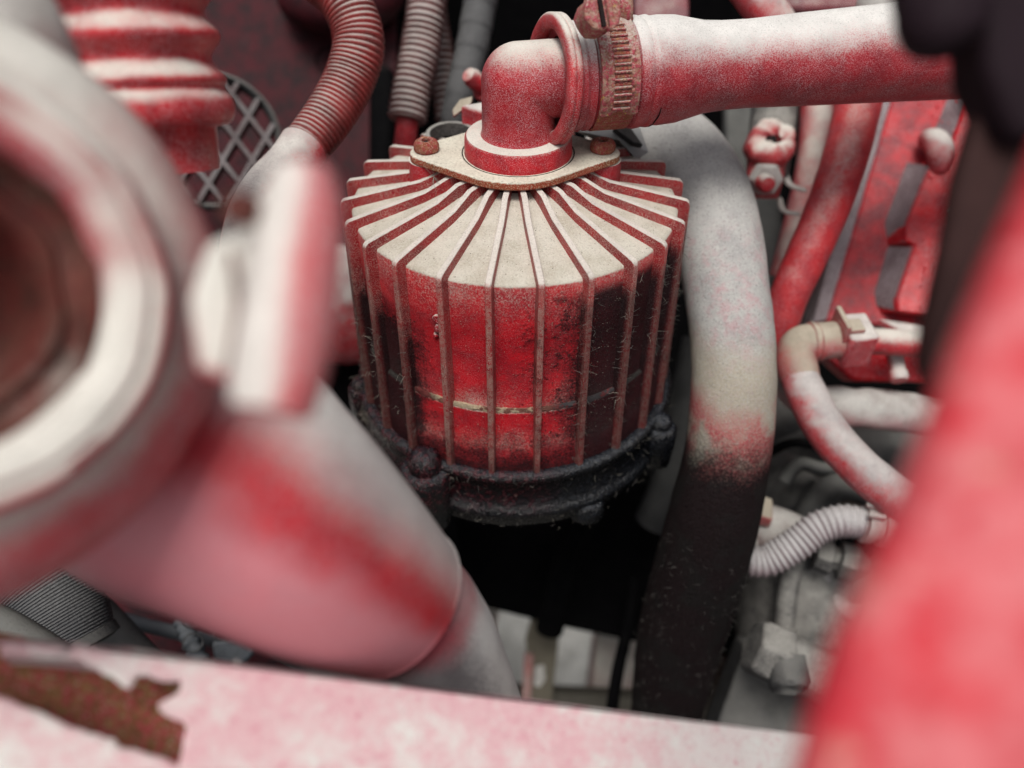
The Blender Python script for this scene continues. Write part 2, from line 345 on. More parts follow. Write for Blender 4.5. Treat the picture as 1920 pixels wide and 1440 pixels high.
def plain(name, col, rough=.8, var=.25, sc_=2.0, bump=.3):
    n = NB(name); c = n.mix(n.noise(sc_, 5, .65), tuple(x * (1 - var) for x in col), tuple(min(1, x * (1 + var)) for x in col))
    return n.out(c, rough, n.noise(sc_ * 5, 4, .6), bump, .06, spec=.12)
M['lint'] = plain('lint_fibre', (.26, .24, .20), .9)
M['grit_dark'] = plain('soot_grit', (.035, .026, .022), .95, .5, 9)
M['lint_dark'] = plain('lint_fibre_dark', (.14, .13, .12), .9)
def line_mat():
    n = NB('beige_dust_line'); a = n.noise(1.2, 4, .7); b = n.noise(9, 3, .7)
    c = n.mix(n.sm(n.add(n.x, n.mul(n.math('SUBTRACT', a, .5), 2)), .6, 1.6), n.mix(b, (.30, .23, .14), (.52, .44, .32)), (.055, .05, .052)); c = n.mix(n.sm(n.x, -2.6, -3.4), c, (.06, .05, .042)); c = n.mix(n.sm(a, .52, .44, 0, .8), c, (.14, .03, .03))
    return n.out(c, .95, b, .8, .06, spec=.05)
M['beige_line'] = line_mat()
M['crack'] = plain('crack_black', (.015, .01, .01))
M['scuff'] = plain('scuff_red', (.42, .12, .14), .8, .4, 6)
M['dark_brown'] = plain('dark_brown', (.035, .022, .018), .7, .5, .8)
M['maroon'] = plain('maroon_plastic', (.012, .006, .009), .75, .4, .8)
M['foil'] = plain('grey_foil', (.36, .36, .35), .35, .3, 1.5)
M['blue_dark'] = dusty('slate_plastic', base=(.05, .06, .072), base2=(.03, .035, .04), dust=(.16, .17, .18), lo=.2, hi=1.0, film=.3, filmcol=(.2, .2, .22), rough=.5)
def bar_mat():
    n = NB('blotched_rail'); n1 = n.noise(1.3, 6, .75); n2 = n.noise(4.2, 5, .8, 6); n3 = n.noise(14, 3, .7, 3)
    pinkz = n.sm(n.add(n1, n.mul(n.math('SUBTRACT', n.noise(.2, 3, .55, 7), .5), .8)), .28, .60)
    pinkz = n.mul(pinkz, n.sm(n.add(n.x, n.mul(n1, 3)), 8.5, 3.5, .2, 1))
    c = n.mix(pinkz, (.62, .605, .57), (.60, .37, .39)); c = n.mix(n.mul(n.sm(n2, .50, .72), n.sm(n1, .35, .7, .1, .75)), c, (.48, .10, .155))
    c = n.mix(n.mul(n.sm(n2, .46, .30), .6), c, (.60, .585, .55)); c = n.mix(n.sm(n3, .58, .72, 0, .45), c, (.30, .25, .23))
    c = n.mix(n.sm(n.noise(2.4, 5, .8, 19), .66, .76, 0, .7), c, (.34, .30, .25))
    return n.out(c, .85, n.add(n2, n3), .6, .07)
M['bar'] = bar_mat()
def ground_mat():
    n = NB('pale_gravel'); a = n.noise(.16, 6, .75); b = n.noise(.5, 5, .75, 5)
    c = n.mix(n.sm(a, .3, .7), (.60, .585, .54), (.84, .825, .78)); c = n.mix(n.sm(b, .6, .45, 0, .5), c, (.40, .39, .36))
    return n.out(c, .95, n.add(a, b), .6, .5)
M['ground'] = ground_mat()

# ------------------------------------------------------------------ setting
GZ = -78.0
o = single('ground', MB().add([Vector((-3000, -3000, GZ)), Vector((3000, -3000, GZ)), Vector((3000, 3000, GZ)), Vector((-3000, 3000, GZ))], [[0, 1, 2, 3]]), M['ground'],
           'pale grey gravel ground far below the engine bay', 'ground', kind='structure'); del o['category']

# rear bulkhead panel of the engine bay: dark red sheet with a hole and a dusty bulge
BK = 50.0
t = thing('bulkhead', 'dark red dusty sheet panel with a round hole behind the ribbed conduits', 'panel', P(560, 400, BK))
pl = [P(-400, -900, BK), P(752, -900, BK), P(742, 100, BK), P(748, 250, BK), P(735, 500, BK), P(700, 640, BK), P(640, 760, BK), P(-400, 900, BK)]
part('sheet', MB().prism(pl, FW * .5), M['dark_panel'], t, bevel=.12)
bl = MB().ball(P(640, -10, BK - 1), 3.9, 1.0, 1.0, .55, 32); part('bulge', bl, M['dark_panel'], t, smooth=80)
part('hole', MB().lathe([(.0, -.05), (.62, -.05), (.72, -.02), (.8, .02)], P(615, 112, BK - .03), FW * -1, 24), M['black'], t)
rd = MB().prism([P(690, 120, BK - 2), P(738, 120, BK - 2), P(735, 330, BK - 2), P(690, 330, BK - 2)], FW * 1.5)
part('edge_flange', rd, M['black'], t, bevel=.5)
# back wall, coloured near black to stand in for deep shade
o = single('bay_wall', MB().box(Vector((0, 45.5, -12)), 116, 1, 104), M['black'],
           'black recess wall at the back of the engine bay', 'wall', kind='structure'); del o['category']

for nm, (x0, x1, y0, y1, z0, z1) in (('shade_panel_side', (-62, -58, -46, 62, -36, 50)), ('shade_panel_side', (58, 62, -46, 62, -36, 50)), ('shade_panel_front', (-58, 58, -46, -43, -76, -8)),
                                   ('shade_panel_floor', (-58, -5, -43, 20, -54, -51)), ('shade_panel_floor', (22, 58, -43, 14, -54, -51)), ('shade_panel_floor', (-4.9, 21.9, -43, 1, -54, -51))):  # unseen dark panels added to cut side light and ground bounce
    o = single(nm, MB().box(Vector(((x0 + x1) / 2, (y0 + y1) / 2, (z0 + z1) / 2)), x1 - x0, y1 - y0, z1 - z0), M['dark_grey'] if 'floor' in nm else M['dark_panel'], 'unseen dark panel added around the engine bay to block stray light', 'wall', kind='structure'); del o['category']
# ------------------------------------------------------------------ oil separator
SB = Vector((0, 0, -12.0))
t = sep = thing('oil_separator', 'finned red oil separator canister with dusty top and oily black base ring', 'separator', SB)
RT_, RB_, HB = 6.5, 6.69, 8.44
O = Vector((0, 0, 0)); ZZ = Vector((0, 0, 1)); CF = Vector((0, -1, 0))
b = MB().lathe([(1.5, .75), (2.2, .62), (2.7, .5), (3.6, .22), (5.9, -.25), (6.06, -.30), (6.12, -.40), (6.13, -2.5), (6.15, -5.5), (6.19, -5.56), (6.27, -5.62), (6.3, -5.75), (6.34, -7.2), (6.4, -7.3), (6.42, -8.6), (6.42, -9.5)], O, ZZ, 144)
part('drum', b, M['drum'], t, smooth=50)
part('hub', MB().lathe([(1.0, 1.07), (1.6, 1.07), (1.66, 1.0), (1.8, .3)], O, ZZ, 64), M['dark_panel'], t)  # dark colour stands in for the shaded gap under the plate
part('dust_line', MB().lathe([(6.16, -5.50), (6.26, -5.46), (6.30, -5.58), (6.27, -5.72), (6.16, -5.72)], O, ZZ, 120, closed=True, ref=CF, a0=R_(-37), a1=R_(36)).jitter(.03, 5), M['beige_line'], t)
# one fin, as a closed plate with rounded outer corner; the others are copies
def fin_mb():
    prof = [(1.6, .30), (1.6, 1.06), (2.6, .98), (3.5, .58), (6.2, .06), (6.38, .02), (6.47, -.06), (6.52, -.2), (6.54, -1.5), (6.6, -4.5), (6.69, -8.3), (6.69, -8.7), (6.2, -8.7), (6.15, -5.5), (6.0, -2.5), (5.9, -.6), (5.7, -.5), (3.6, .02)]
    outer = 12
    m = MB(); hw = lambda i, r: (.105 if i in (1, 2, 3, 4, 5, 6, 7, 8, 9, 10, 11) else .15)
    n = len(prof); vs = []
    for sgn in (-1, 1):
        for i, (r, z) in enumerate(prof): vs.append(Vector((sgn * hw(i, r), -r, z)))
    L = list(range(n)); pairs = [(0, 17), (1, 17), (2, 17), (3, 17), (4, 16), (5, 15), (6, 15), (7, 15), (8, 14), (9, 13), (10, 12), (11, 12)]
    fs = []
    for side in (0, n):
        loop = [(0, 1, 2, 3, 17), (3, 4, 16, 17), (4, 5, 6, 15, 16), (6, 7, 8, 14, 15), (8, 9, 13, 14), (9, 10, 11, 12, 13)]
        for q in loop: fs.append([side + i for i in q])
    for i in range(n): fs.append([i, (i + 1) % n, (i + 1) % n + n, i + n])
    m.add(vs, fs); return m
fm = mesh_of('fin', fin_mb(), Vector((0, 0, 0)), 40); fm.materials.append(M['fin'])
for k in range(24):
    o = bpy.data.objects.new('fin', fm); COL.objects.link(o); o.parent = sep
    o.location = (O - SB) * S; o.rotation_euler = (0, 0, R_(7.5 + 15 * k + random.uniform(-.35, .35))); WORLD[o] = O
    m = o.modifiers.new('bevel', 'BEVEL'); m.width = .028 * S; m.segments = 2; m.limit_method = 'ANGLE'; m.angle_limit = R_(45)
for sx in (-1, 1):
    part('boss', MB().lathe([(.78, -.3), (.74, 1.06), (.0, 1.07)], Vector((3.2 * sx, .35, 0)), ZZ, 32), M['red'], t)
# diamond flange plate
def diamond(rc, bx, rb, yc, n=20):
    pts = []
    bdist = bx; ang = math.acos((rc - rb) / bdist)
    for c, r, a0, a1 in ((Vector((bx, yc, 0)), rb, -ang, ang), (O + Vector((0, yc, 0)), rc, ang, math.pi - ang), (Vector((-bx, yc, 0)), rb, math.pi - ang, math.pi + ang), (O + Vector((0, yc, 0)), rc, math.pi + ang, 2 * math.pi - ang)):
        for i in range(n):
            a = a0 + (a1 - a0) * i / (n - 1); pts.append(c + Vector((math.cos(a), math.sin(a), 0)) * r)
    return pts
pts = diamond(2.55, 3.2, .66, .25)
part('retaining_plate', MB().prism([p + ZZ * 1.08 for p in pts], ZZ * .30), M['plate'], t, bevel=.06)
for sx in (-1, 1):
    c = Vector((3.2 * sx - (.05 if sx < 0 else -.02), .35, 1.38))
    sb = part('screw', MB().lathe([(.0, .05), (.15, .05), (.17, .40), (.26, .43), (.40, .36), (.47, .22), (.47, .06), (.42, 0)], c, ZZ, 32).jitter(.02, 4), M['screw'], t, 'rusty button head screw on the flange plate')
    part('socket', MB().bead(c + ZZ * .10, ZZ, .17, .22), M['crack'], sb)
# elbow
ex = .12
part('base_collar', MB().lathe([(1.3, 1.2), (1.98, 1.2), (1.98, 1.42), (1.95, 1.96), (1.88, 2.06), (1.2, 2.08)], Vector((ex, .25, 0)), ZZ, 72), M['red'], t)
part('gap_seal', MB().lathe([(1.97, 1.36), (2.07, 1.395), (2.09, 1.36)], Vector((ex, .25, 0)), ZZ, 72), M['crack'], t)
HA = Vector((.978, .208, 0)); HO = Vector((ex, .25, 3.93))        # hose axis and corner of the elbow
em = MB().lathe([(1.42, 1.98), (1.34, 2.12), (1.31, 2.3), (1.30, 3.0), (1.30, 3.93)], Vector((ex, .25, 0)), ZZ, 64)
em.lathe([(1.30, 0), (1.30, 1.0), (1.29, 3.4)], HO, HA, 64); em.ball(HO, 1.30, n=64)
fil = []                                         # soft fillet in the inner corner
eo = part('elbow', em, M['elbow'], t, smooth=80)
0 and part('mould_ridge', MB().tube([(HO + Vector((-.55, -1.20, -2.0 + .5)), .02)] + [(HO + Vector((-.55 + .1 * i, -1.22, -1.3 + .25 * i)), .03) for i in range(1, 3)], .1, 6), M['elbow'], eo)
# lifting eye and lug blocks behind the plate
ec = P(846, 262, 32.2)
part('lifting_eye', MB().lathe([(.82, -.28), (1.0, -.3), (1.02, .3), (.84, .32)], ec, (ZZ * .85 - FW * .3 + UP * .2), 40, closed=True), M['casting_grey'], t, bevel=.04)
c = P(935, 228, 32)
part('lug', MB().prism([P(862, 196, 32), P(900, 190, 32.4), P(1010, 176, 33.5), P(1010, 235, 32.5), P(940, 236, 32), P(930, 222, 32), P(905, 210, 32)], Vector((0, 0, -1.3))), M['white_red'], t, bevel=.12)
# base ring with its rims, lugs and bolts
rb = MB().lathe([(6.35, -8.55), (6.66, -8.42), (6.84, -8.5), (6.9, -8.66), (6.83, -8.86), (6.72, -8.95), (6.74, -10.2), (6.86, -10.32), (6.96, -10.45), (6.98, -10.62), (6.9, -10.8), (6.75, -11.05), (6.7, -11.4), (6.2, -11.6), (.1, -11.6)], O, ZZ, 160).jitter(.03, 1.6).jitter(.012, 7)
ring = part('base_ring', rb, M['oily'], t, smooth=70)
def lug(az, r, z, big, drop, lab):
    d = Vector((math.sin(R_(az)), -math.cos(R_(az)), 0)); c = d * r + ZZ * z
    m = MB().lathe([(.0, .1), (.75 * big, .05), (.9 * big, -.1), (.92 * big, -.8), (.8 * big, -drop), (.0, -drop - .1)], c, ZZ, 40)
    m.lathe([(.0, .75 * big), (.3 * big, .72 * big), (.55 * big, .55 * big), (.62 * big, .2), (.6 * big, -.1)], c, ZZ, 32)
    return part('bolt_lug', m.jitter(.07, 2.0, az).jitter(.025, 6), M['oily'], t, lab, smooth=75)
lug(-30, 7.0, -8.7, 1.12, 2.9, 'oil-caked bolt lug at the front of the base ring')
lug(-78, 6.8, -8.6, .6, 2.6, None); lug(60, 7.0, -8.9, .75, 2.0, None); lug(27, 6.5, -10.8, .8, .9, 'small glossy bolt lug under the base ring')
# lint caught on the base ring, grimy fins and drum
def crumbs(n, pick, size):
    m = MB()
    for _ in range(n):
        p, r = pick(), random.uniform(*size)
        k = [Vector((random.gauss(0, 1), random.gauss(0, 1), random.gauss(0, 1))).normalized() * r * random.uniform(.7, 1.2) for _ in range(3)]
        m.add([p + k[0], p + k[1], p + k[2], p - (k[0] + k[1] + k[2]) * .5], [[0, 1, 2], [0, 1, 3], [1, 2, 3], [0, 2, 3]])
    return m
def on_drum(a0, a1, z0, z1):
    a = R_(random.uniform(a0, a1)); z = random.uniform(z0, z1); r = 6.14 if z > -5.6 else 6.35
    return Vector((math.sin(a) * r, -math.cos(a) * r, z))
def on_top():
    a = R_(random.uniform(-110, 110)); r = random.uniform(2.8, 6.0)
    return Vector((math.sin(a) * r, -math.cos(a) * r, .22 - (r - 3.6) * .204 if r > 3.6 else .22 + (3.6 - r) * .31))
part('soot_grit', crumbs(2600, lambda: on_drum(6, 85, -.8, -8.4) if random.random() < .75 else on_drum(-75, -22, -2.2, -8.3), (.014, .042)), M['grit_dark'], t, kind='stuff', smooth=10)
part('dust_grit', crumbs(900, lambda: on_drum(-20, 40, -.6, -8.2), (.010, .026)), M['lint'], t, kind='stuff', smooth=10)
part('top_grit', crumbs(700, on_top, (.010, .030)), M['grit_dark'], t, kind='stuff', smooth=10)
crs = MB()
for (az, z, r) in ((-25.5, -2.0, .16), (-24.8, -2.35, .19), (-26.0, -2.7, .12), (-24, -1.6, .08)):
    crs.ball(Vector((math.sin(R_(az)) * 6.14, -math.cos(R_(az)) * 6.14, z)), r, 1, .6, 1.2, 14)
part('paint_crust', crs.jitter(.09, 4).jitter(.03, 12), M['cuff'], t, smooth=60)
ln = MB(); ld = MB()
def lint_at(az, r, z, m, L):
    d = Vector((math.sin(R_(az)), -math.cos(R_(az)), 0))
    m.fibre(d * r + ZZ * z, d * .8 + Vector((random.gauss(0, .8), random.gauss(0, .8), random.gauss(0, .8))), L, random.uniform(.004, .008), 2.2)
for i in range(240):
    lint_at(random.uniform(-80, 85), random.uniform(6.85, 7.05), random.choice((-8.5, -8.8, -9.6, -10.4, -10.8, -11.2)) + random.gauss(0, .18), ln if random.random() < .45 else ld, random.uniform(.1, .45))
for i in range(650):
    az = random.uniform(15, 95); az = 7.5 + 15 * round((az - 7.5) / 15) + random.gauss(0, 1.2)
    lint_at(az, 6.5 + .02 * random.random(), -random.uniform(.6, 8.4) ** 1.0, ln if random.random() < .3 else ld, random.uniform(.1, .45))
for i in range(200):
    az = random.uniform(-80, -28); az = -7.5 - 15 * round((-az - 7.5) / 15) + random.gauss(0, 1.2)
    lint_at(az, 6.58, -random.uniform(3.5, 8.4), ln if random.random() < .4 else ld, random.uniform(.1, .45))
for az, z, k in ((-62, -8.6, 40), (-71, -7.6, 20), (-40, -6.2, 6), (-51, -5.3, 8), (27, -11.5, 14), (58, -9.2, 10)):
    for i in range(k): lint_at(az + random.gauss(0, 1.6), 7.0 + random.gauss(0, .06), z + random.gauss(0, .16), ln, random.uniform(.1, .4))
part('lint', ln, M['lint'], t, kind='stuff'); part('dark_lint', ld, M['lint_dark'], t, kind='stuff')
cw = MB(); cp = Vector((-2.9, -1.05, 1.02))
for i in range(11): cw.fibre(cp, Vector((random.gauss(0, 1), -.5, random.gauss(-.1, .6))), random.uniform(.5, 1.1), .008, .2)
part('cobweb', cw, M['lint'], t, kind='stuff')

# ------------------------------------------------------------------ breather hose, end cuff and clamp
hu = HA; 
def along(s): return HO + HA * s
def hz(px): return px
HX = lambda px: (lambda k: k)((px - 960) / FPX)
def s_of(px):                               # distance along the hose axis whose image column is px
    lo, hi = -2., 40.
    for _ in range(50):
        m = (lo + hi) / 2; q = along(m) - CAM; X = 960 + FPX * q.dot(RT) / q.dot(FW)
        if X < px: lo = m
        else: hi = m
    return lo
def rad_at(s, rpx): return rpx * (along(s) - CAM).dot(FW) / FPX
prof = []
for px, rp in ((1046, 90), (1062, 92), (1066, 97), (1076, 98), (1082, 94), (1088, 97), (1094, 97), (1098, 92), (1168, 92), (1173, 98), (1182, 100), (1190, 99), (1196, 96), (1200, 98), (1207, 99), (1213, 96), (1230, 97), (1260, 95), (1285, 89), (1315, 82), (1350, 79), (1400, 78), (1500, 82), (1600, 85), (1700, 88), (1820, 92), (1950, 96), (2150, 100)):
    s_ = s_of(px); prof.append((rad_at(s_, rp), s_))
ht = thing('breather_hose', 'large red rubber hose running right from the clamp, its upper side white with dust', 'hose', along(6))
prof2 = [(prof[0][0] - .3, prof[0][1] + .02)] + prof
part('hose_body', MB().lathe(prof2, HO, HA, 64), M['hose'], ht, smooth=35)
s0 = s_of(1034); cr = rad_at(s0, 118)
part('end_cuff', MB().lathe([(cr * .77, -.12), (cr * .80, -.2), (cr * .95, -.2), (cr, -.12), (cr, .02), (cr * .985, .05), (cr, .08), (cr, .24), (cr * .95, .31), (cr * .8, .31), (cr * .77, .24)], along(s0) - ZZ * .06, (HA * 1 + Vector((0, .12, -.10))), 72, closed=True), M['cuff'], ht, smooth=60)
cs = MB(); u_, v_, a_ = frame(HA)
prev = None
pts = [along(s0 + .36) + ZZ * 1.0 * 0]
crk = []
for i in range(15):
    a = R_(200 + i * 11); 
    crk.append((along(s_of(1212)) + (u_ * math.cos(a) + v_ * math.sin(a)) * (rad_at(s_of(1212), 97.5)) + HA * .05 * mn.noise(Vector((i * .7, 0, 0))), .015 + .01 * (i % 3)))
part('seam_crack', MB().tube(crk, .1, 5), M['crack'], ht)
# worm clamp
c0, c1 = s_of(1098), s_of(1167); cm = (c0 + c1) / 2; CW = c1 - c0; rc = rad_at(cm, 96)
ct = thing('hose_clamp', 'rusty worm drive clamp with slotted band round the hose end', 'clamp', along(cm) + ZZ * -2)
part('band', MB().lathe([(rc - .06, -CW / 2 + .06), (rc, -CW / 2 + .04), (rc + .05, -CW / 2 + .1), (rc + .05, CW / 2 - .1), (rc, CW / 2 - .04), (rc - .06, CW / 2 - .06)], along(cm), HA, 96).jitter(.03, 2.5), M['screw'], ct, smooth=50)
refv = -Vector((0, 1, 0)) + HA * .2
refv = (refv - HA * refv.dot(HA)).normalized(); bu = HA.cross(refv)     # angle 0 faces the viewer level; grows downward or upward
upw = 1 if bu.z > 0 else -1
def on_band(a_deg, s, r):                    # a: 0 = straight at the viewer's side, 90 = top
    a = R_(a_deg); return along(cm + s) + (refv * math.cos(a) + bu * upw * math.sin(a)) * r
tl = MB(); A0, A1, NA, NS = -22, 92, 60, 16; vs = []; fs = []
for lay in (rc + .17, rc + .04):
    for i in range(NA + 1):
        for j in range(NS + 1):
            s_ = (j / NS - .5) * CW * .98; a = A0 + (A1 - A0) * i / NA
            if i < 4: a += (4 - i) / 4 * (5.5 * math.exp(-((j / NS - .5) / .16) ** 2) + 1.5 * (abs(j / NS - .5) > .44))
            wob = .05 * mn.noise(Vector((i * .5, j * .5, 3))) + .03 * mn.noise(Vector((i * 1.3, j * 1.1, 9)))
            vs.append(on_band(a, s_ * (1 + .02 * mn.noise(Vector((i * .4, 0, 0)))), lay + (wob if lay > rc + .1 else 0)))
W1 = NS + 1; H1 = (NA + 1) * W1
for i in range(NA):
    for j in range(NS):
        q = [i * W1 + j, i * W1 + j + 1, (i + 1) * W1 + j + 1, (i + 1) * W1 + j]; fs.append(q); fs.append([x + H1 for x in q[::-1]])
    for j in (0, NS): fs.append([i * W1 + j, (i + 1) * W1 + j, (i + 1) * W1 + j + H1, i * W1 + j + H1])
for j in range(NS):
    for i in (0, NA): fs.append([i * W1 + j, i * W1 + j + 1, i * W1 + j + 1 + H1, i * W1 + j + H1])
part('band_tail', tl.add(vs, fs), M['rust'], ct, smooth=50)
for k in range(13):
    a = -13 + k * 6.9
    r1 = rc + .2; tang = (on_band(a + 1, 0, 1) - on_band(a, 0, 1)).normalized(); nrm = (on_band(a, 0, 1) - along(cm)).normalized()
    q = MB().box(on_band(a, .04, r1), .62, .085, .11, (HA, tang, nrm)); part('thread_ridge', q, M['rust'], ct, bevel=.04)
    part('slot', MB().box(on_band(a + 3.3, .04, r1 - .03), .55, .085, .06, (HA, tang, nrm)), M['screw'], ct)
hb = on_band(100, 0, rc + .45); ta = (on_band(101, 0, 1) - on_band(100, 0, 1)).normalized()
hs_ = MB().ball(on_band(84, -.55, rc + .38), .42, 1.0, .95, .9, 20); hs_.ball(on_band(104, .0, rc + .45), .62, 1.2, 1.0, .8, 20); hs_.ball(on_band(88, .56, rc + .3), .36, .9, .9, 1.3, 16)
part('screw_housing', hs_.jitter(.13, 2.0).jitter(.05, 6), M['rust'], ct, smooth=80)
sa = (-FW * .9 + RT * .30 - UP * .1).normalized(); sc0 = P(1131, 22, 24.7)
sh = MB()
u1, v1, _ = frame(sa)
for g in (-1, 1):                            # two halves of the head with the driver slot between them
    pts = [sc0 + (u1 * math.cos(a) + v1 * math.sin(a)) * .56 + u1 * g * .07 for a in [R_(x) for x in ([-80, -48, -12, 12, 48, 80] if g > 0 else [100, 132, 168, 192, 228, 260])]]
    sh.prism(pts, -sa * .9)
sh.lathe([(.0, 0), (.5, 0), (.55, -.8)], sc0 - sa * .16, sa, 12)
part('slotted_screw', sh.jitter(.05, 3).jitter(.03, 8), M['rust'], ct, bevel=.05)
part('driver_slot', MB().box(sc0 - sa * .12, .13, .8, .12, (u1, v1, sa)), M['crack'], ct)
wh = MB()
for i in range(14): wh.fibre(P(1098, 42, 26.4), Vector((random.uniform(-1, 1), -.5, random.uniform(-.6, .4))), random.uniform(.3, .7), .008, .25)
part('whisker', wh, M['lint'], ct, kind='stuff')

# foil wedges under the clamp
ft = thing('foil_strap', 'crumpled grey foil strap end below the clamp, behind the right screw', 'strap', P(1190, 270, 33))
part('foil_strip', MB().prism([P(1080, 245, 32), P(1150, 232, 32.5), P(1200, 240, 33), P(1216, 285, 33), P(1195, 300, 33), P(1160, 262, 32)], FW * .06), M['foil'], ft)
part('foil_fold', MB().prism([P(1150, 240, 31.6), P(1178, 232, 31.8), P(1206, 272, 31.9), P(1188, 268, 31.8)], FW * .5), M['dark_grey'], ft, bevel=.05)

# ------------------------------------------------------------------ coolant hose right of the separator
cool = path((1130, 300, 37, 70), (1190, 262, 36.5, 76), (1262, 285, 35.5, 82), (1318, 360, 34.5, 83), (1346, 450, 33.6, 81), (1364, 560, 33, 78), (1374, 650, 33, 77), (1374, 750, 33, 78), (1362, 860, 33.4, 80), (1335, 980, 34.5, 84), (1302, 1100, 36.5, 84), (1272, 1210, 38.5, 78), (1250, 1330, 41, 66), (1240, 1420, 44, 60))
cs = thing('coolant_hose', 'thick bent hose right of the separator, pale dust above and black lint below', 'hose', cool[-1][0])
part('hose_body', MB().tube(cool, .3, 48, noise=.02), M['coolant'], cs, smooth=80)
sf = MB()
for (x, y, dx, dy) in ((1392, 572, 16, 40), (1402, 566, 22, 52), (1412, 600, 10, 36), (1424, 650, 4, 44), (1398, 590, 6, 20)):
    pts = []
    for i in range(5):
        px, py = x + dx * i / 4, y + dy * i / 4 + random.uniform(-2, 2)
        off = (px - 1370) / 78; pts.append((P(px, py, 33 - 1.72 * math.sqrt(max(0, 1 - off * off)) + .01), random.uniform(.012, .03)))
    sf.tube(pts, .06, 6)
part('scuff', sf.jitter(.02, 5), M['scuff'], cs)
lm = MB(); q = catmull(cool, .3)
for i in range(800):
    k = int(len(q) * random.uniform(.56, .99)) - 1; p, r = q[k]; tg = (q[min(k + 1, len(q) - 1)][0] - p).normalized()
    d = -FW * random.uniform(-.1, 1) + RT * random.uniform(-1, 1); d = (d - tg * d.dot(tg)).normalized()
    lm.fibre(p + d * r * .995, d * .25 + Vector((random.gauss(0, .9), random.gauss(0, .9), random.gauss(0, .9))), random.uniform(.08, .36), random.uniform(.004, .009), 1.3)
part('lint', lm, M['lint_dark'], cs, kind='stuff')

# ------------------------------------------------------------------ rear conduits and cables
cl = path((520, -130, 34, 46), (590, -50, 33.5, 45), (645, 0, 33, 46), (672, 75, 33, 47), (655, 150, 33, 46), (612, 225, 32.6, 44), (560, 290, 32, 41))
k1 = thing('ribbed_conduit', group='ribbed conduits', label= 'dark red ribbed conduit bending down into a white sleeve, left of the separator', cat='conduit', loc=cl[-1][0])
part('corrugated_tube', MB().tube(cl, .2, 32, (.21, .045, 'groove')), M['conduit'], k1, smooth=80)
part('sleeve', MB().tube(path((570, 276, 32.1, 46), (545, 308, 31.6, 44), (500, 352, 30.6, 42), (468, 408, 29.8, 41), (452, 480, 29.2, 40), (446, 570, 28.8, 38)), .2, 32), M['white_red'], k1, smooth=60)
cmid = path((808, -120, 39, 36), (803, -20, 38, 36), (790, 80, 38, 37), (772, 170, 38, 37), (763, 226, 38, 36))
k2 = thing('ribbed_conduit', group='ribbed conduits', label= 'straight brown ribbed conduit with a cut end, left neighbour of the taped cable', cat='conduit', loc=cmid[-1][0])
part('corrugated_tube', MB().tube(cmid, .2, 32, (.29, .055, 'ridge')), M['conduit_brown'], k2, smooth=80)
part('inner_cable', MB().tube(path((766, 215, 38, 21), (762, 245, 38.2, 21), (757, 300, 39, 21)), .3, 20), M['red'], k2, smooth=80)
k3 = thing('ribbed_conduit', group='ribbed conduits', label= 'thin brown ribbed conduit half hidden behind the straight one', cat='conduit', loc=P(836, 225, 41))
part('corrugated_tube', MB().tube(path((806, -60, 41, 24), (815, 30, 41, 24), (830, 120, 41, 23), (838, 225, 41, 21)), .2, 24, (.33, .055, 'ridge')), M['conduit_brown'], k3, smooth=80)
single('taped_cable', MB().tube(path((925, -120, 39, 31), (905, -20, 39, 31), (885, 90, 39, 30), (862, 180, 39, 28), (850, 240, 39.5, 26)), .1, 28, (1.15, .05, 'wrap')), M['tape'], 'grey tape-wrapped cable slanting down behind the red elbow', 'cable', smooth=30)
single('red_plug', MB().lathe([(.0, .8), (.32, .75), (.42, .5), (.42, -.3), (.55, -.35), (.55, -.7), (.3, -.8), (.0, -.8)], P(897, 157, 36), Vector((-.4, -.3, .5)), 20), M['red'], 'small red plug peeking out left of the elbow', 'plug')
single('pale_tab', MB().prism([P(862, 186, 33), P(886, 180, 33), P(884, 192, 32.7), P(850, 218, 32.7), P(848, 206, 33)], FW * .25), M['tan_dust'], 'little dusty tab beside the lifting eye of the separator', 'tab', bevel=.04)

# lattice fan guard
lt = thing('lattice_guard', 'dark diamond lattice guard behind the red bellows', 'guard', P(440, 350, 43))
gc = P(395, 265, 43); gu, gv, gn = RT * .96 + FW * .25, UP, -FW
gu = gu.normalized(); gn = gu.cross(gv).normalized()
part('rim', MB().lathe([(3.35, -.5), (3.65, -.5), (3.7, .3), (3.55, .42), (3.4, .3)], gc, gn, 72, closed=True), M['dark_grey'], lt, smooth=50)
for fam in (0, 1):
    a = R_(62 if fam == 0 else 128)
    du = gu * math.cos(a) + gv * math.sin(a); dn = -gu * math.sin(a) + gv * math.cos(a)
    for k in range(-2, 3):
        off = k * 1.3 + .2; L = 2 * math.sqrt(max(.1, 3.42 ** 2 - off ** 2))
        part('lattice_bar', MB().box(gc + dn * off + gn * (.02 + .03 * fam), L, .26, 1.1 - .05 * fam, (du, dn, gn)), M['guard'], lt, bevel=.04)

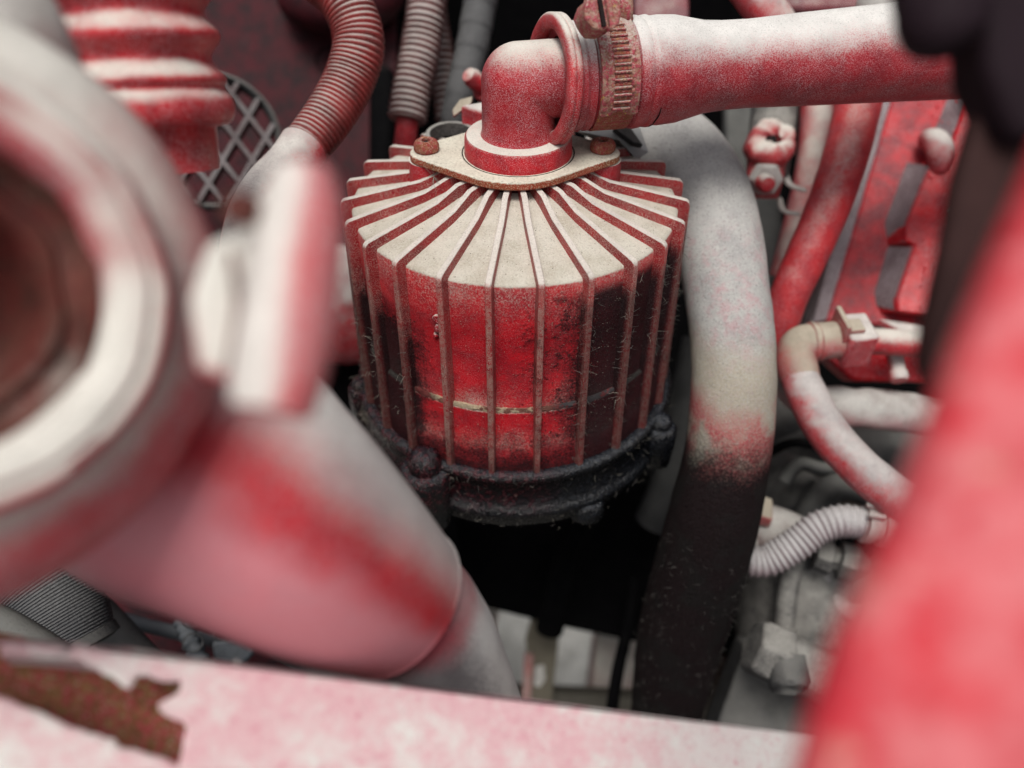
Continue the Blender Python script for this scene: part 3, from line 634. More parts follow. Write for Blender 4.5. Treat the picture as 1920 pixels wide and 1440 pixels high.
# bellows hose, upper left
bw = []
ax0, ax1 = P(222, -120, 21.0), P(288, 240, 22.6); bd = (ax1 - ax0); BL = bd.length
rr = lambda f: 2.02 + .0 * f
prof = []
import itertools
for i in range(101):
    s_ = i / 100 * BL; ph = (s_ + .12) / 1.15
    k_ = 1 / (1 + math.exp(-(s_ - BL * .80) * 14))
    if True: r = 2.0 + .17 * math.sin(2 * math.pi * ph)
    r = r * (1 - k_) + k_ * (1.92 + .36 * math.sqrt(max(0, 1 - ((s_ - BL * .895) / (BL * .108)) ** 2)))
    prof.append((r, s_))
prof.append((1.7, BL + .05)); prof.append((1.6, BL + 1.2))
single('bellows_hose', MB().lathe(prof, ax0, bd, 64), M['white_red'] if False else dusty('bellows_red', lo=.30, hi=1.05, film=.5, filmcol=(.6, .45, .46), grain=.2, big=.5, bigs=.8, rough=.28), 'shiny red bellows hose with thick folds at the upper left', 'hose', smooth=80)

# ------------------------------------------------------------------ blurred compressor housing, left foreground
K9 = .88; tc = P(-150, 540, 12.5 * K9); ta = (CAM - tc + Vector((2.2, 0, 2.0))).normalized()
th = thing('compressor_housing', 'big blurred dust-white compressor housing with a round inlet rim and red outlet, at left', 'housing', tc - ZZ * 5)
sc9 = lambda pr: [(r * K9, z * K9) for r, z in pr]
part('inlet_ring', MB().lathe(sc9([(2.66, -1.6), (2.70, -.3), (2.82, -.02), (3.0, .12), (3.3, .14), (3.36, .02), (3.42, .02), (3.5, .10), (3.68, .06), (3.82, -.12), (3.85, -.6), (3.6, -.9), (3.5, -1.8)]), tc, ta, 96).jitter(.07, .9), M['volute'], th, smooth=60)
part('bore', MB().lathe(sc9([(2.68, -.35), (2.5, -1.0), (2.3, -1.15), (2.15, -1.0), (2.0, -1.2), (1.9, -2.2), (1.5, -3.2), (.9, -3.8), (.01, -4.0)]), tc, ta, 72).jitter(.16, 1.1), M['bore'], th, smooth=60)
vm = MB(); vs = []; fs = []; NA, NB_ = 64, 28
vu, vv, _ = frame(ta); vc = tc - ta * 2.5 * K9
for i in range(NA):
    a = 2 * math.pi * i / NA; rad = vu * math.cos(a) + vv * math.sin(a)
    for j in range(NB_):
        b_ = 2 * math.pi * j / NB_; vs.append(vc + (rad * (3.95 + 1.7 * math.cos(b_)) + ta * 1.6 * math.sin(b_)) * K9)
for i in range(NA):
    for j in range(NB_):
        i2, j2 = (i + 1) % NA, (j + 1) % NB_; fs.append([i * NB_ + j, i2 * NB_ + j, i2 * NB_ + j2, i * NB_ + j2])
part('volute', vm.add(vs, fs).jitter(.12, .5), M['volute'], th, smooth=80)
q9 = lambda *z: [P(x, y, d * .88) for x, y, d in z]
part('mounting_lug', MB().prism(q9((500, 330, 12.6), (548, 318, 12.6), (560, 560, 12.6), (530, 772, 12.2), (458, 752, 12), (430, 722, 12), (362, 704, 12), (346, 560, 12.1), (384, 448, 12.3), (455, 432, 12.4), (455, 388, 12.5)), FW * 1.5), M['volute'], th, bevel=.3, smooth=60)
part('lug_groove', MB().tube([(p, .05) for p in q9((432, 470, 11.9), (446, 560, 11.8), (438, 640, 11.75), (425, 700, 11.7))], .2, 12), M['bore'], th, smooth=70)
part('lug_column', MB().tube([(p, r * .86) for p, r in zip(q9((568, 322, 12.4), (566, 400, 12.3), (548, 560, 12.1), (522, 700, 11.9), (508, 772, 11.8)), (.46, .66, .72, .70, .60))], .2, 24), M['lug_pink'], th, smooth=70)
part('stud', MB().bead(P(468, 396, 10.5), Vector((-.3, -.6, .5)), .22, .3, 12), M['bore'], th)
op = path((-100, 585, 22, 285), (125, 700, 20.8, 272), (362, 858, 19.4, 278), (505, 960, 18.9, 238), (625, 1048, 19.4, 197), (738, 1122, 21.0, 147))
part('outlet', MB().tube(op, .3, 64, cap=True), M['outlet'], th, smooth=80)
oe = op[-1][0]; od = (op[-1][0] - op[-2][0]).normalized()
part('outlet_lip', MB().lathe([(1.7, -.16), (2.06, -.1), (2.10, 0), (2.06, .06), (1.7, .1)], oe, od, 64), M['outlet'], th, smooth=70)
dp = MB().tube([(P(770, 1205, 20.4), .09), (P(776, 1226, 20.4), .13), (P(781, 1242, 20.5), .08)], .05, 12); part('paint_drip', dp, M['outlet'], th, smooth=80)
ch = path((650, 1068, 19.9, 118), (738, 1124, 21.3, 134), (792, 1200, 22.4, 136), (826, 1280, 23.2, 133), (856, 1361, 24.0, 131), (892, 1460, 25.6, 126))
og = thing('charge_hose', 'grey dusty hose continuing from the red outlet down behind the rail', 'hose', ch[-1][0])
part('hose_body', MB().tube(ch, .25, 56, noise=.01), dusty('charge_hose_grey', base=(.10, .095, .10), base2=(.075, .07, .075), dust=(.55, .54, .52), lo=.35, hi=1.0, film=.3, filmcol=(.25, .24, .24), grain=.45, big=.15, dirv=tuple(RT * .8 + UP * .6), grime=lambda n: n.mul(blot(n, n.z, -5.2, -3.9, .5, .9), n.mul(n.sm(n.nz, .85, .3), .75)), grimecol=(.20, .02, .03)), og, smooth=80)
for q in ([(835, 1040), (833, 1075), (826, 1110)], [(897, 1238), (892, 1262), (878, 1290)], [(833, 1120), (828, 1135), (824, 1150)]):
    m = MB(); 
    m.tube([(P(x, y, 20.3 if y < 1200 else 21.6), .03 + .03 * (i == 1)) for i, (x, y) in enumerate(q)], .06, 6)
    part('paint_flake', m.jitter(.04, 4), M['pale'], og)

# dusty arm and dark hub at far left
single('dusty_bracket', MB().tube(path((-60, -40, 14, 120), (20, 60, 14, 105), (70, 150, 14.5, 90), (60, 260, 15, 95), (20, 330, 15, 100)), .3, 24, flat=.7, noise=.06), M['pale'], 'blurred dusty bracket in the upper left corner beside the bellows', 'bracket', smooth=80)

# ------------------------------------------------------------------ right side: cast block and pipes
PB = Plane(P(1560, 620, 40.5), P(1660, 200, 42), P(1820, 400, 40))
bt = thing('engine_block', 'bright red cast engine block with slanted raised ribs at upper right', 'engine', P(1680, 620, 42))
part('block_face', MB().prism([PB.at(*q) for q in ((1690, 120), (1860, 120), (1860, 622), (1546, 604), (1600, 430))], FW * 1.9 + RT * -.55), M['block_face'], bt, bevel=.15)
rib = [(1830, 100), (1798, 187), (1760, 287), (1752, 322), (1720, 325), (1676, 433), (1676, 460), (1696, 466), (1690, 472), (1660, 563), (1663, 588), (1740, 597), (1870, 604), (1900, 100)]
part('raised_rib', MB().prism([PB.at(*q) - FW * 1.2 for q in rib], FW * 1.6 + RT * -.4), M['block_red'], bt, bevel=.1)
part('side_web', MB().prism([PB.at(*q) - FW * .1 for q in ((1648, 120), (1690, 120), (1671, 187), (1549, 600), (1522, 606))], FW * 1.6), M['block_grey'], bt, bevel=.08)
def flank(L, Rr):
    f = [PB.at(*q) - FW * 1.18 for q in Rr]; g = [PB.at(*q) + FW * .05 for q in L]; n = len(f)
    m = MB().add(f + g + [p + FW * .8 for p in f], [[i, i + 1, n + i + 1, n + i] for i in range(n - 1)] + [[i, i + 1, 2 * n + i + 1, 2 * n + i] for i in range(n - 1)] + [[n + i, n + i + 1, 2 * n + i + 1, 2 * n + i] for i in range(n - 1)])
    part('rib_flank', m, M['block_grey'], bt, smooth=80)
flank([(1800, 100), (1774, 187), (1746, 258), (1740, 300)], [(1831, 100), (1799, 187), (1762, 287), (1754, 322)])
flank([(1700, 303), (1657, 417), (1664, 458)], [(1721, 324), (1677, 433), (1677, 461)])
flank([(1664, 462), (1638, 547), (1642, 572)], [(1691, 471), (1661, 563), (1664, 588)])
part('nub', MB().tube([(PB.at(1727, 268) - FW * .6, .5), (PB.at(1731, 280) - FW * 1.2, .64), (PB.at(1738, 306) - FW * 1.35, .66), (PB.at(1742, 330) - FW * .9, .5)], .15, 24), M['white_red'], bt, smooth=80)
part('notch', MB().ball(PB.at(1772, 405) - FW * 1.2, .35, 1.3, .6, .5), M['pale'], bt, smooth=80)
bm_ = MB()
for i in range(150):
    bm_.ball(PB.at(random.uniform(1690, 1850), random.uniform(200, 590)) - FW * random.choice((.02, 1.2, 1.2)), random.uniform(.03, .10), 1, 1, .7, 8)
part('paint_blister', bm_, M['block_red'], bt, kind='stuff', smooth=80)
single('beige_cap', MB().lathe([(.0, .5), (.7, .48), (1.1, .35), (1.25, .1), (1.25, -1.0)], P(1602, 950, 41), UP * .8 - FW * .5, 28).jitter(.06, 1.5), M['tan_dust'], 'dusty beige cap under the arching grey hose', 'cap', smooth=60)
single('side_lug', MB().prism([P(1392, 1012, 38), P(1422, 1008, 38), P(1426, 1034, 38), P(1398, 1040, 38)], FW * .8), M['pale'], 'small pale lug poking out behind the black plug of the pale conduit', 'lug', bevel=.12)
single('dark_drum', MB().lathe([(.0, 1.2), (1.8, 1.1), (2.1, .8), (2.15, -1.5), (1.9, -1.9), (1.9, -4)], P(1500, 905, 44), RT * .5 + UP * .8 - FW * .2, 36).jitter(.1, 1), M['dark_grey'], 'dark round housing in the gap under the crusty pipe', 'housing', smooth=45)
single('bent_tube', MB().tube(path((1540, 1075, 40, 17), (1560, 1120, 40, 18), (1600, 1150, 40, 18), (1660, 1150, 40, 18)), .25, 16), M['pale'], 'pale bent tube beside the upright pipe', 'tube', smooth=80)
single('rear_flange', MB().lathe([(.4, .4), (1.2, .4), (1.3, .2), (1.3, -.3), (.4, -.3)], P(1545, 1175, 41), RT * .4 + UP * .3 - FW * .85, 28, closed=True).jitter(.08, 1.5), M['casting_grey'], 'grey ring flange above the rough valve casting', 'flange', smooth=50)
single('thin_wire', MB().tube(path((1440, 850, 41, 9), (1490, 830, 40, 9), (1560, 848, 40, 9), (1640, 900, 40, 9), (1720, 930, 40, 9)), .2, 10), M['black'], 'thin black wire sagging in the dark gap under the crusty pipe', 'wire', smooth=80)
single('grey_tie', MB().tube(path((1470, 905, 40, 13), (1500, 870, 40, 13), (1545, 880, 40, 13), (1600, 870, 40.5, 13)), .2, 12, noise=.1), M['rubber_grey'], 'short grey lead curling above the arching grey hose', 'lead', smooth=80)
single('gasket_plate', MB().prism([P(1648, 597, 39), P(1780, 618, 39), P(1780, 650, 38.5), P(1730, 640, 38.5)], Vector((0, 0, -.35))), M['white_red'], 'thin dusty plate tucked below the cast block', 'plate', bevel=.05)
single('heater_hose', MB().tube(path((1622, 130, 37, 42), (1605, 215, 36.6, 42), (1580, 310, 36.2, 41), (1548, 400, 36, 40), (1508, 490, 36, 38), (1474, 570, 36.4, 35), (1452, 660, 37.5, 32)), .25, 32, noise=.02), dusty('heater_hose_red', lo=.6, hi=1.1, film=.25, grain=.4, big=.3, base=(.42, .008, .012)), 'bright red hose slanting down in front of the cast block', 'hose', smooth=80)
single('slim_pipe', MB().tube(path((1532, 130, 41, 30), (1530, 240, 41, 30), (1520, 320, 41, 28), (1500, 410, 41.5, 28), (1470, 520, 42, 27)), .3, 24), dusty('slim_pipe_pink', lo=.2, hi=.9, film=.6, grain=.5, big=.5), 'pinkish red pipe behind the slanting red hose', 'pipe', smooth=80)
cp = thing('pipe_clip', 'pale curved clip holding the pinkish pipe', 'clip', P(1495, 400, 39))
for (a, b2) in (((1472, 316), (1512, 358)), ((1462, 372), (1500, 402))):
    part('clip_arm', MB().tube([(P(a[0], a[1], 39), .13), (P(a[0] + 8, (a[1] + b2[1]) / 2 + 8, 38.4), .17), (P(b2[0], b2[1], 38), .15)], .1, 10, flat=.5), M['pale'], cp, smooth=80)
ftg = thing('banjo_fitting', 'red fitting with a dark centre hole and a small bolt, hanging from a pale tube', 'fitting', P(1435, 380, 39))
part('tube', MB().tube(path((1458, 120, 40, 42), (1452, 200, 39.5, 42), (1445, 265, 39, 42), (1438, 330, 39, 38)), .3, 28), M['casting_grey'], ftg, smooth=80)
fb = part('fitting_body', MB().lathe([(.0, -.5), (.22, .0), (.3, .42), (.62, .5), (.95, .42), (1.12, .12), (1.15, -.6), (.9, -1.2)], P(1448, 268, 37.7), (-FW * .9 + UP * .12), 36).jitter(.2, 1.5).jitter(.09, 4), M['cuff'], ftg, smooth=70)
part('hole', MB().lathe([(.0, .0), (.27, .02)], P(1446, 262, 37.35), -FW, 16), M['crack'], fb)
nb_ = part('nut', MB().bead(P(1432, 335, 37.8), (-FW + UP * -.35), .78, .7), M['pale'], ftg, bevel=.06)
part('bolt_tip', MB().lathe([(.0, .65), (.3, .62), (.4, .5), (.42, 0)], P(1432, 342, 37.1), (-FW + UP * -.4), 20), M['red'], nb_)
part('neck', MB().tube(path((1440, 290, 38.4, 36), (1434, 330, 38.4, 34), (1430, 372, 38.6, 28)), .2, 24, noise=.1), M['cuff'], ftg, smooth=80)
# pale cover behind
single('pale_cover', MB().prism([P(1360, 150, 47), P(1455, 180, 47), P(1470, 420, 47), P(1455, 640, 47), P(1420, 720, 47), P(1360, 700, 47)], FW * 1), M['rubber_grey'], 'shadowed grey cover glimpsed between the thick hose and the red fitting', 'cover', bevel=.4)

# quick connector and lower hoses
qc = thing('elbow_connector', 'tan dusty elbow connector with a squared clip collar on a red pipe', 'connector', P(1500, 690, 36))
part('elbow_body', MB().tube(path((1500, 710, 35.6, 36), (1492, 672, 35.6, 38), (1502, 648, 35.6, 37), (1535, 640, 35.6, 34), (1580, 636, 35.6, 36)), .12, 28, noise=.05), M['tan_dust'], qc, smooth=80)
for px, r in ((1522, 38), (1534, 37)):
    part('ring', MB().lathe([(r * .9 * 35.6 / FPX, -.09), (r * 35.6 / FPX, -.05), (r * 35.6 / FPX, .05), (r * .9 * 35.6 / FPX, .09)], P(px, 641, 35.6), RT + UP * .08, 28, closed=True), M['tan_dust'], qc)
xa = (RT + UP * .08).normalized(); xf = (UP * .7 - FW * .7).normalized()
xax = (xa, xa.cross(xf).normalized(), xf)
part('collar', MB().box(P(1600, 638, 35.5), 1.25, 1.75, 1.75, xax), M['white_red'], qc, bevel=.16)
part('clip_tab', MB().box(P(1598, 612, 34.7), .9, .8, .25, xax), M['tan_dust'], qc, bevel=.08)
part('clip_tab', MB().box(P(1578, 608, 35.0), .22, 1.5, .9, xax), M['tan_dust'], qc, bevel=.06)
part('pipe', MB().tube(path((1615, 640, 35.7, 25), (1680, 642, 35.9, 25), (1760, 650, 36.2, 25)), .3, 24), M['red'], qc, smooth=80)
single('dusty_hose', MB().tube(path((1494, 690, 35.6, 33), (1508, 730, 35.4, 36), (1545, 800, 35.2, 38), (1600, 865, 35, 38), (1665, 920, 34.8, 39), (1760, 980, 34.6, 40)), .25, 32, noise=.03), dusty('dusty_hose', lo=.0, hi=.85, film=.5, grain=.55, big=.6, bigs=1.0, dust=(.50, .48, .46), dust2=(.38, .36, .35), bump=.8), 'dusty pink and white hose curving down right from the elbow connector', 'hose', smooth=80)
single('crusty_pipe', MB().tube(path((1470, 660, 39, 30), (1478, 715, 39, 32), (1515, 748, 38.6, 34), (1580, 762, 38, 36), (1650, 768, 37.8, 38), (1780, 785, 37.6, 38)), .15, 28, noise=.10), M['pale'], 'crusty dust-covered pipe lying under the elbow connector', 'pipe', smooth=80)
nbk = thing('red_manifold', 'low red casting with a small stub below the connector pipe', 'casting', P(1650, 720, 38.5))
part('casting', MB().prism([P(1550, 670, 38.5), P(1640, 655, 38), P(1780, 650, 37.5), P(1780, 718, 37.5), P(1600, 715, 38.5)], FW * 1.5), M['block_red'], nbk, bevel=.2)
part('stub', MB().lathe([(.0, .95), (.36, .9), (.42, .8), (.42, .5), (.36, .4), (.38, -.6)], P(1680, 680, 36.9), (-UP * .9 - FW * .35), 24), M['white_red'], nbk)
# dark lumpy casting behind lower right
lump = MB().ball(P(1580, 860, 46), 4.6, 1.1, .7, .8, 40); lump.ball(P(1480, 800, 46), 3.0, 1, .7, .9, 30)
single('gearbox_casting', lump.jitter(.6, .35).jitter(.15, 1.3), M['dark_grey'], 'dark lumpy casting deep behind the dusty curved hose', 'casting', smooth=80)
single('grey_pipe', MB().tube(path((1490, 1060, 40, 28), (1508, 1000, 40, 28), (1530, 945, 39.6, 28), (1570, 914, 39.2, 27), (1625, 922, 39, 27), (1690, 975, 38.8, 27), (1760, 1040, 38.8, 27)), .25, 24), M['rubber_grey'], 'grey hose arching above the pale ribbed conduit', 'hose', smooth=80)
wl = path((1402, 1052, 36.5, 29), (1440, 1050, 36.3, 30), (1490, 1022, 36, 31), (1535, 990, 35.8, 31), (1580, 977, 35.6, 31), (1628, 982, 35.5, 30))
k4 = thing('ribbed_conduit', group='ribbed conduits', label= 'pale grey ribbed conduit curving into a clip collar, lower right', cat='conduit', loc=wl[0][0])
part('corrugated_tube', MB().tube(wl, .2, 32, (.262, .05, 'ridge')), M['conduit_pale'], k4, smooth=80)
part('end_plug', MB().tube(path((1386, 1048, 36.8, 26), (1398, 1052, 36.6, 27), (1406, 1053, 36.5, 25)), .1, 24), M['black'], k4, smooth=50)
cx = (RT * .97 - UP * .18).normalized(); cax = (cx, cx.cross(xf).normalized(), xf)
cc = part('collar', MB().lathe([(.55, -.45), (.84, -.42), (.84, .0), (.74, .05), (.74, .3), (.9, .34), (.9, 1.0), (.6, 1.1)], P(1636, 985, 35.4), cx, 24), M['pale'], k4)
for g in (-.45, .1): part('collar_tab', MB().box(P(1645, 965, 34.6) + cax[1] * g, .8, .22, .2, cax), M['pale'], k4, bevel=.04)
single('hose_fitting', MB().lathe([(.3, -1.0), (.75, -.9), (.8, -.2), (.6, -.1), (.62, .1), (.9, .2), (.95, .9), (.7, 1.2), (.4, 1.6)], P(1565, 1048, 38), (RT + UP * -.25 + FW * -.2), 10).jitter(.12, 1.5), M['casting_grey'], 'rough grey hex fitting under the pale ribbed conduit', 'fitting', smooth=30)
sn = thing('sensor_plug', 'cream sensor plug with a square tab left of the pale ribbed conduit', 'sensor', P(1440, 1010, 39))
part('plug_body', MB().tube(path((1405, 985, 38.8, 34), (1425, 985, 38.8, 42), (1470, 998, 38.8, 42), (1510, 1012, 39, 38)), .2, 28), M['casting_grey'] if False else M['pale'], sn, smooth=70)
sx_ = (RT * .93 - UP * .3).normalized()
part('square_tab', MB().box(P(1427, 957, 37.8), 1.0, 1.25, .8, (sx_, sx_.cross(xf).normalized(), xf)), M['tan_dust'], sn, bevel=.12)
single('grey_tank', MB().lathe([(.1, 2.6), (2.2, 2.5), (2.9, 2.1), (3.1, 1.2), (3.15, -2), (2.9, -3.4), (2.2, -3.8), (.1, -4)], P(1492, 1120, 42.5), UP + RT * -.05, 48), M['casting_grey'], 'rounded grey canister behind the thin upright pipe, lower right', 'canister', smooth=60)
up_ = thing('upright_pipe', 'thin grey upright pipe standing on the rough valve casting', 'pipe', P(1468, 1190, 38.6))
part('tube', MB().tube(path((1492, 1040, 38.6, 19), (1478, 1100, 38.6, 19), (1470, 1170, 38.6, 19), (1468, 1200, 38.6, 16)), .25, 20), M['casting_grey'], up_, smooth=80)
part('collar', MB().lathe([(.42, -.15), (.6, -.12), (.6, .1), (.42, .15)], P(1469, 1182, 38.5), UP, 20), M['casting_grey'], up_)
single('rear_pipe', MB().tube(path((1660, 1060, 41, 24), (1590, 1110, 41, 24), (1556, 1160, 41.5, 26), (1560, 1240, 42, 30)), .3, 20), M['rubber_grey'], 'grey pipe bending behind the rough valve casting', 'pipe', smooth=80)
va = (RT * .92 - UP * .42).normalized()
vt = thing('valve_casting', 'rough grey valve casting with a hexagonal end, lower right', 'valve', P(1470, 1290, 36.5))
part('body', MB().lathe([(.5, -.4), (1.05, -.3), (1.2, .3), (1.2, 2.2), (1.35, 2.4), (1.35, 4.4), (1.0, 4.8)], P(1462, 1232, 36.5), va, 40).jitter(.12, 1.2).jitter(.05, 4), M['casting_grey'], vt, smooth=70)
part('hex_end', MB().bead(P(1462, 1232, 36.5) + va * .2, -va, 1.38, 1.6).jitter(.08, 1.5), M['casting_grey'], vt, bevel=.15)
part('port', MB().lathe([(.0, .1), (.5, .15), (.75, .5), (.9, .3), (.95, -.8)], P(1478, 1272, 35.6), (-UP * .8 - FW * .6), 24).jitter(.08, 2), M['dark_grey'], vt)
single('dark_mount', MB().prism([P(1400, 1210, 40), P(1560, 1260, 40), P(1640, 1420, 39), P(1325, 1420, 40), P(1352, 1340, 40)], FW * 2), M['dark_grey'], 'dark flat mounting bracket under the valve casting', 'bracket', bevel=.2)

# ------------------------------------------------------------------ underneath
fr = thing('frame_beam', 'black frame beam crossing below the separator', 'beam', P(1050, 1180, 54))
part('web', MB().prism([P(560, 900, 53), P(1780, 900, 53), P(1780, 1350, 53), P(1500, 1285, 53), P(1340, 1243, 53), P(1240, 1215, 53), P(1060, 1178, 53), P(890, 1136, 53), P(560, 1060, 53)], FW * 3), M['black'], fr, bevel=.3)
part('strut', MB().tube(path((1100, 960, 47, 24), (1062, 1050, 48, 26), (1030, 1180, 50, 26)), .4, 16), M['black'], fr, smooth=80)
br = thing('hanger_bracket', 'pale brown hanger bracket with a slot hanging below the black beam', 'bracket', P(1015, 1310, 55))
part('plate', MB().prism([P(996, 1160, 55), P(1050, 1170, 55), P(1046, 1220, 55), P(1034, 1318, 55), P(985, 1318, 55), P(990, 1240, 55), P(985, 1200, 55)], FW * .5), M['tan_dust'] if False else plain('pale_brown', (.19, .17, .13), .8), br, bevel=.1)
part('slot', MB().prism([P(1003, 1250, 54.9), P(1020, 1246, 54.9), P(1022, 1275, 54.9), P(1012, 1288, 54.9), P(1002, 1285, 54.9)], FW * .05), M['ground'], br)
part('flange', MB().prism([P(984, 1225, 54.7), P(1000, 1228, 54.7), P(994, 1318, 54.7), P(978, 1318, 54.7)], FW * .3), M['red'], br)
single('red_upright', MB().prism([P(1120, 1185, 62), P(1200, 1195, 62), P(1182, 1340, 62), P(1100, 1340, 62)], FW * 3), dusty('faded_red', base=(.36, .12, .12), base2=(.28, .10, .10), film=.5, lo=-.2, hi=.9), 'faded red upright seen through the gap under the beam', 'post', bevel=.5)
single('red_strip', MB().prism([P(895, 1120, 60), P(940, 1130, 60), P(925, 1200, 60), P(880, 1220, 60)], FW * 2), M['maroon'] if False else dusty('faded_red_b', base=(.36, .16, .15), base2=(.28, .12, .12), film=.5, lo=-.2, hi=.9), 'short faded red strip beside the grey dusty hose under the beam', 'strip', bevel=.3)
single('black_cable', MB().tube(path((1192, 1080, 46, 11), (1176, 1180, 46, 11), (1158, 1260, 46, 12), (1146, 1340, 46, 12)), .3, 12), M['black'], 'thin black cable hanging down beside the black lint end of the thick hose', 'cable', smooth=80)
single('cross_rail', MB().prism([P(880, 1292, 60), P(1400, 1318, 60), P(1400, 1420, 60), P(880, 1420, 60)], FW * 2), plain('rail_brown', (.13, .12, .10), .85), 'brown grey cross rail low down behind the blotched rail', 'rail', bevel=.3)
single('side_stay', MB().prism([P(1340, 1225, 52), P(1400, 1245, 52), P(1380, 1420, 52), P(1318, 1420, 52), P(1342, 1330, 52), P(1346, 1280, 52)], FW * 2), M['dark_brown'], 'dark stay edging the small bright gap right of the thick hose', 'stay', bevel=.3)
single('pale_duct', MB().tube(path((1325, 640, 46, 45), (1300, 760, 46, 45), (1265, 900, 46, 42), (1225, 980, 47, 36)), .4, 20), M['rubber_grey'], 'dim grey duct between the separator ring and the thick hose', 'duct', smooth=80)
single('floor_casting', MB().ball(P(630, 570, 44), 3.6, 1.1, .8, .9, 32).jitter(.7, .4).jitter(.2, 1.2), M['white_red'], 'dusty whitish casting lump low between the housing lug and the separator', 'casting', smooth=80)
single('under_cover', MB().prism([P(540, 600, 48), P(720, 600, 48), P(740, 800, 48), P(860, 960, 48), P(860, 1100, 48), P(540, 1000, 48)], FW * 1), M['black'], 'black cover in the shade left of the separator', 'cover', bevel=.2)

# left gap between the red outlet and the rail
single('lower_panel', MB().prism([P(-200, 980, 42), P(720, 1100, 42), P(800, 1420, 42), P(-200, 1420, 42)], FW * 1), M['dark_panel'], 'dark brown red panel in the gap above the torn rail', 'panel')
kn = MB()
kp = path((20, 1030, 31, 84), (85, 1100, 31, 82), (128, 1165, 31, 76), (150, 1205, 31, 62))
kt = thing('braided_hose', 'black braided hose end in the lower left gap', 'hose', kp[-1][0])
part('braid', MB().tube(kp, .05, 96, (.11, .022, 'sine')), M['rubber_grey'] if False else dusty('braid_black', base=(.03, .031, .035), base2=(.02, .02, .022), dust=(.15, .15, .15), lo=.2, hi=1, film=.3, filmcol=(.12, .12, .13), gs=8, bump=1.0), kt, smooth=80)
part('ferrule', MB().lathe([(1.1, -.2), (1.42, -.15), (1.45, .25), (1.1, .35)], kp[-1][0], (kp[-1][0] - kp[-2][0]), 32), M['dark_grey'], kt)
single('flat_hose', MB().tube(path((-80, 1135, 25, 30), (0, 1170, 25, 32), (70, 1210, 25, 32), (150, 1265, 25, 32)), .25, 24), M['rubber_grey'], 'grey dusty hose entering at the lower left edge above the rail', 'hose', smooth=80)
single('brown_tube', MB().tube(path((150, 1120, 34, 36), (205, 1180, 34, 38), (270, 1250, 34, 38), (330, 1310, 34, 38)), .25, 24), M['dark_grey'], 'dark tube running on from the braided hose end', 'tube', smooth=80)
single('slanted_rod', MB().tube(path((200, 1150, 37, 13), (270, 1172, 37, 13), (350, 1190, 37, 13), (420, 1205, 37, 10)), .25, 14), M['blue_dark'], 'slim slate rod crossing the lower left gap', 'rod', smooth=80)
cpx = thing('cable_connector', 'slate plastic connector with wire loops in the lower left gap', 'connector', P(420, 1240, 35))
part('housing', MB().prism([P(395, 1205, 35), P(450, 1195, 35), P(478, 1222, 35), P(455, 1250, 35), P(400, 1240, 35)], FW * 1.2), M['blue_dark'], cpx, bevel=.15)
part('body', MB().tube(path((340, 1165, 35.5, 14), (352, 1190, 35, 15), (368, 1225, 34.6, 17), (385, 1260, 34.6, 18)), .15, 16, (.4, .06, 'sine')), M['blue_dark'], cpx, smooth=60)
for (px, py, r) in ((358, 1162, .32), (345, 1150, .28), (415, 1188, .3), (362, 1205, .4)):
    part('wire_loop', MB().lathe([(r - .04, 0), (r, .05), (r + .04, 0), (r, -.05)], P(px, py, 34.2), Vector((.5, -.6, .6)), 24, closed=True), M['tape'], cpx)
part('stem', MB().tube(path((375, 1170, 35, 10), (400, 1180, 35, 9), (430, 1190, 35, 9)), .2, 10), M['black'], cpx, smooth=80)
single('black_hose', MB().tube(path((440, 1130, 29, 34), (520, 1195, 29, 34), (590, 1235, 29, 34), (660, 1280, 29, 34), (720, 1340, 29, 34)), .25, 28), M['rubber_grey'], 'dark rubber hose emerging under the red outlet above the rail', 'hose', smooth=80)
single('metal_tip', MB().prism([P(32, 1126, 29.5), P(50, 1140, 29.5), P(78, 1158, 29.5), P(74, 1170, 29.5), P(48, 1166, 29.5), P(38, 1150, 29.5)], FW * .4).jitter(.06, 2), M['casting_grey'], 'bright worn metal tip beside the braided hose', 'clip', bevel=.06)

# ------------------------------------------------------------------ blotched rail in front, torn at the left
PR = Plane(P(0, 1200, 15.5), P(1500, 1378, 22), P(700, 1440, 17.3))
far = [(-220, 1192), (0, 1199), (130, 1208), (250, 1216), (440, 1246), (560, 1262), (700, 1279), (830, 1292), (970, 1308), (1240, 1342), (1500, 1374), (1640, 1392)]
torn = [(-220, 1225), (-40, 1210), (0, 1203), (40, 1208), (75, 1222), (100, 1221), (128, 1213), (150, 1236), (180, 1252), (212, 1268), (240, 1288), (252, 1270), (262, 1262), (300, 1270), (338, 1272), (340, 1290), (326, 1308), (300, 1318), (318, 1338), (352, 1362), (350, 1400), (338, 1438), (250, 1408), (150, 1372), (60, 1334), (0, 1308), (-220, 1180 + 26)]
torn = torn[:-1] + [(-220, 1250)]
torn[0] = (-220, 1206); 
rng = [(1640, 1560), (-220, 1560)]
rag = []
for (xa, ya), (xb, yb) in zip(torn[1:], torn[2:]):
    k = max(1, int(math.hypot(xb - xa, yb - ya) / 14))
    for i in range(k): rag.append((xa + (xb - xa) * i / k + random.uniform(-4, 4), ya + (yb - ya) * i / k + random.uniform(-4, 4) * (0 if i == 0 and xa < 5 else 1)))
torn = [torn[0]] + rag + [torn[-1]]
outl = [PR.at(*q) for q in far] + [PR.at(*q) for q in rng] + [PR.at(*q) for q in torn[::-1]]
rt_ = thing('steel_rail', 'pink and white blotched steel rail across the bottom, rusted through at left', 'rail', PR.at(700, 1440))
part('top_plate', MB().prism(outl, PR.n * -.28), M['bar'], rt_, bevel=.07)
q = [PR.at(*p) - PR.n * 2.2 for p in ((-300, 1100), (420, 1250), (430, 1560), (-300, 1560))]
part('inner_web', MB().prism(q, PR.n * -.2), M['rust_hole'], rt_)
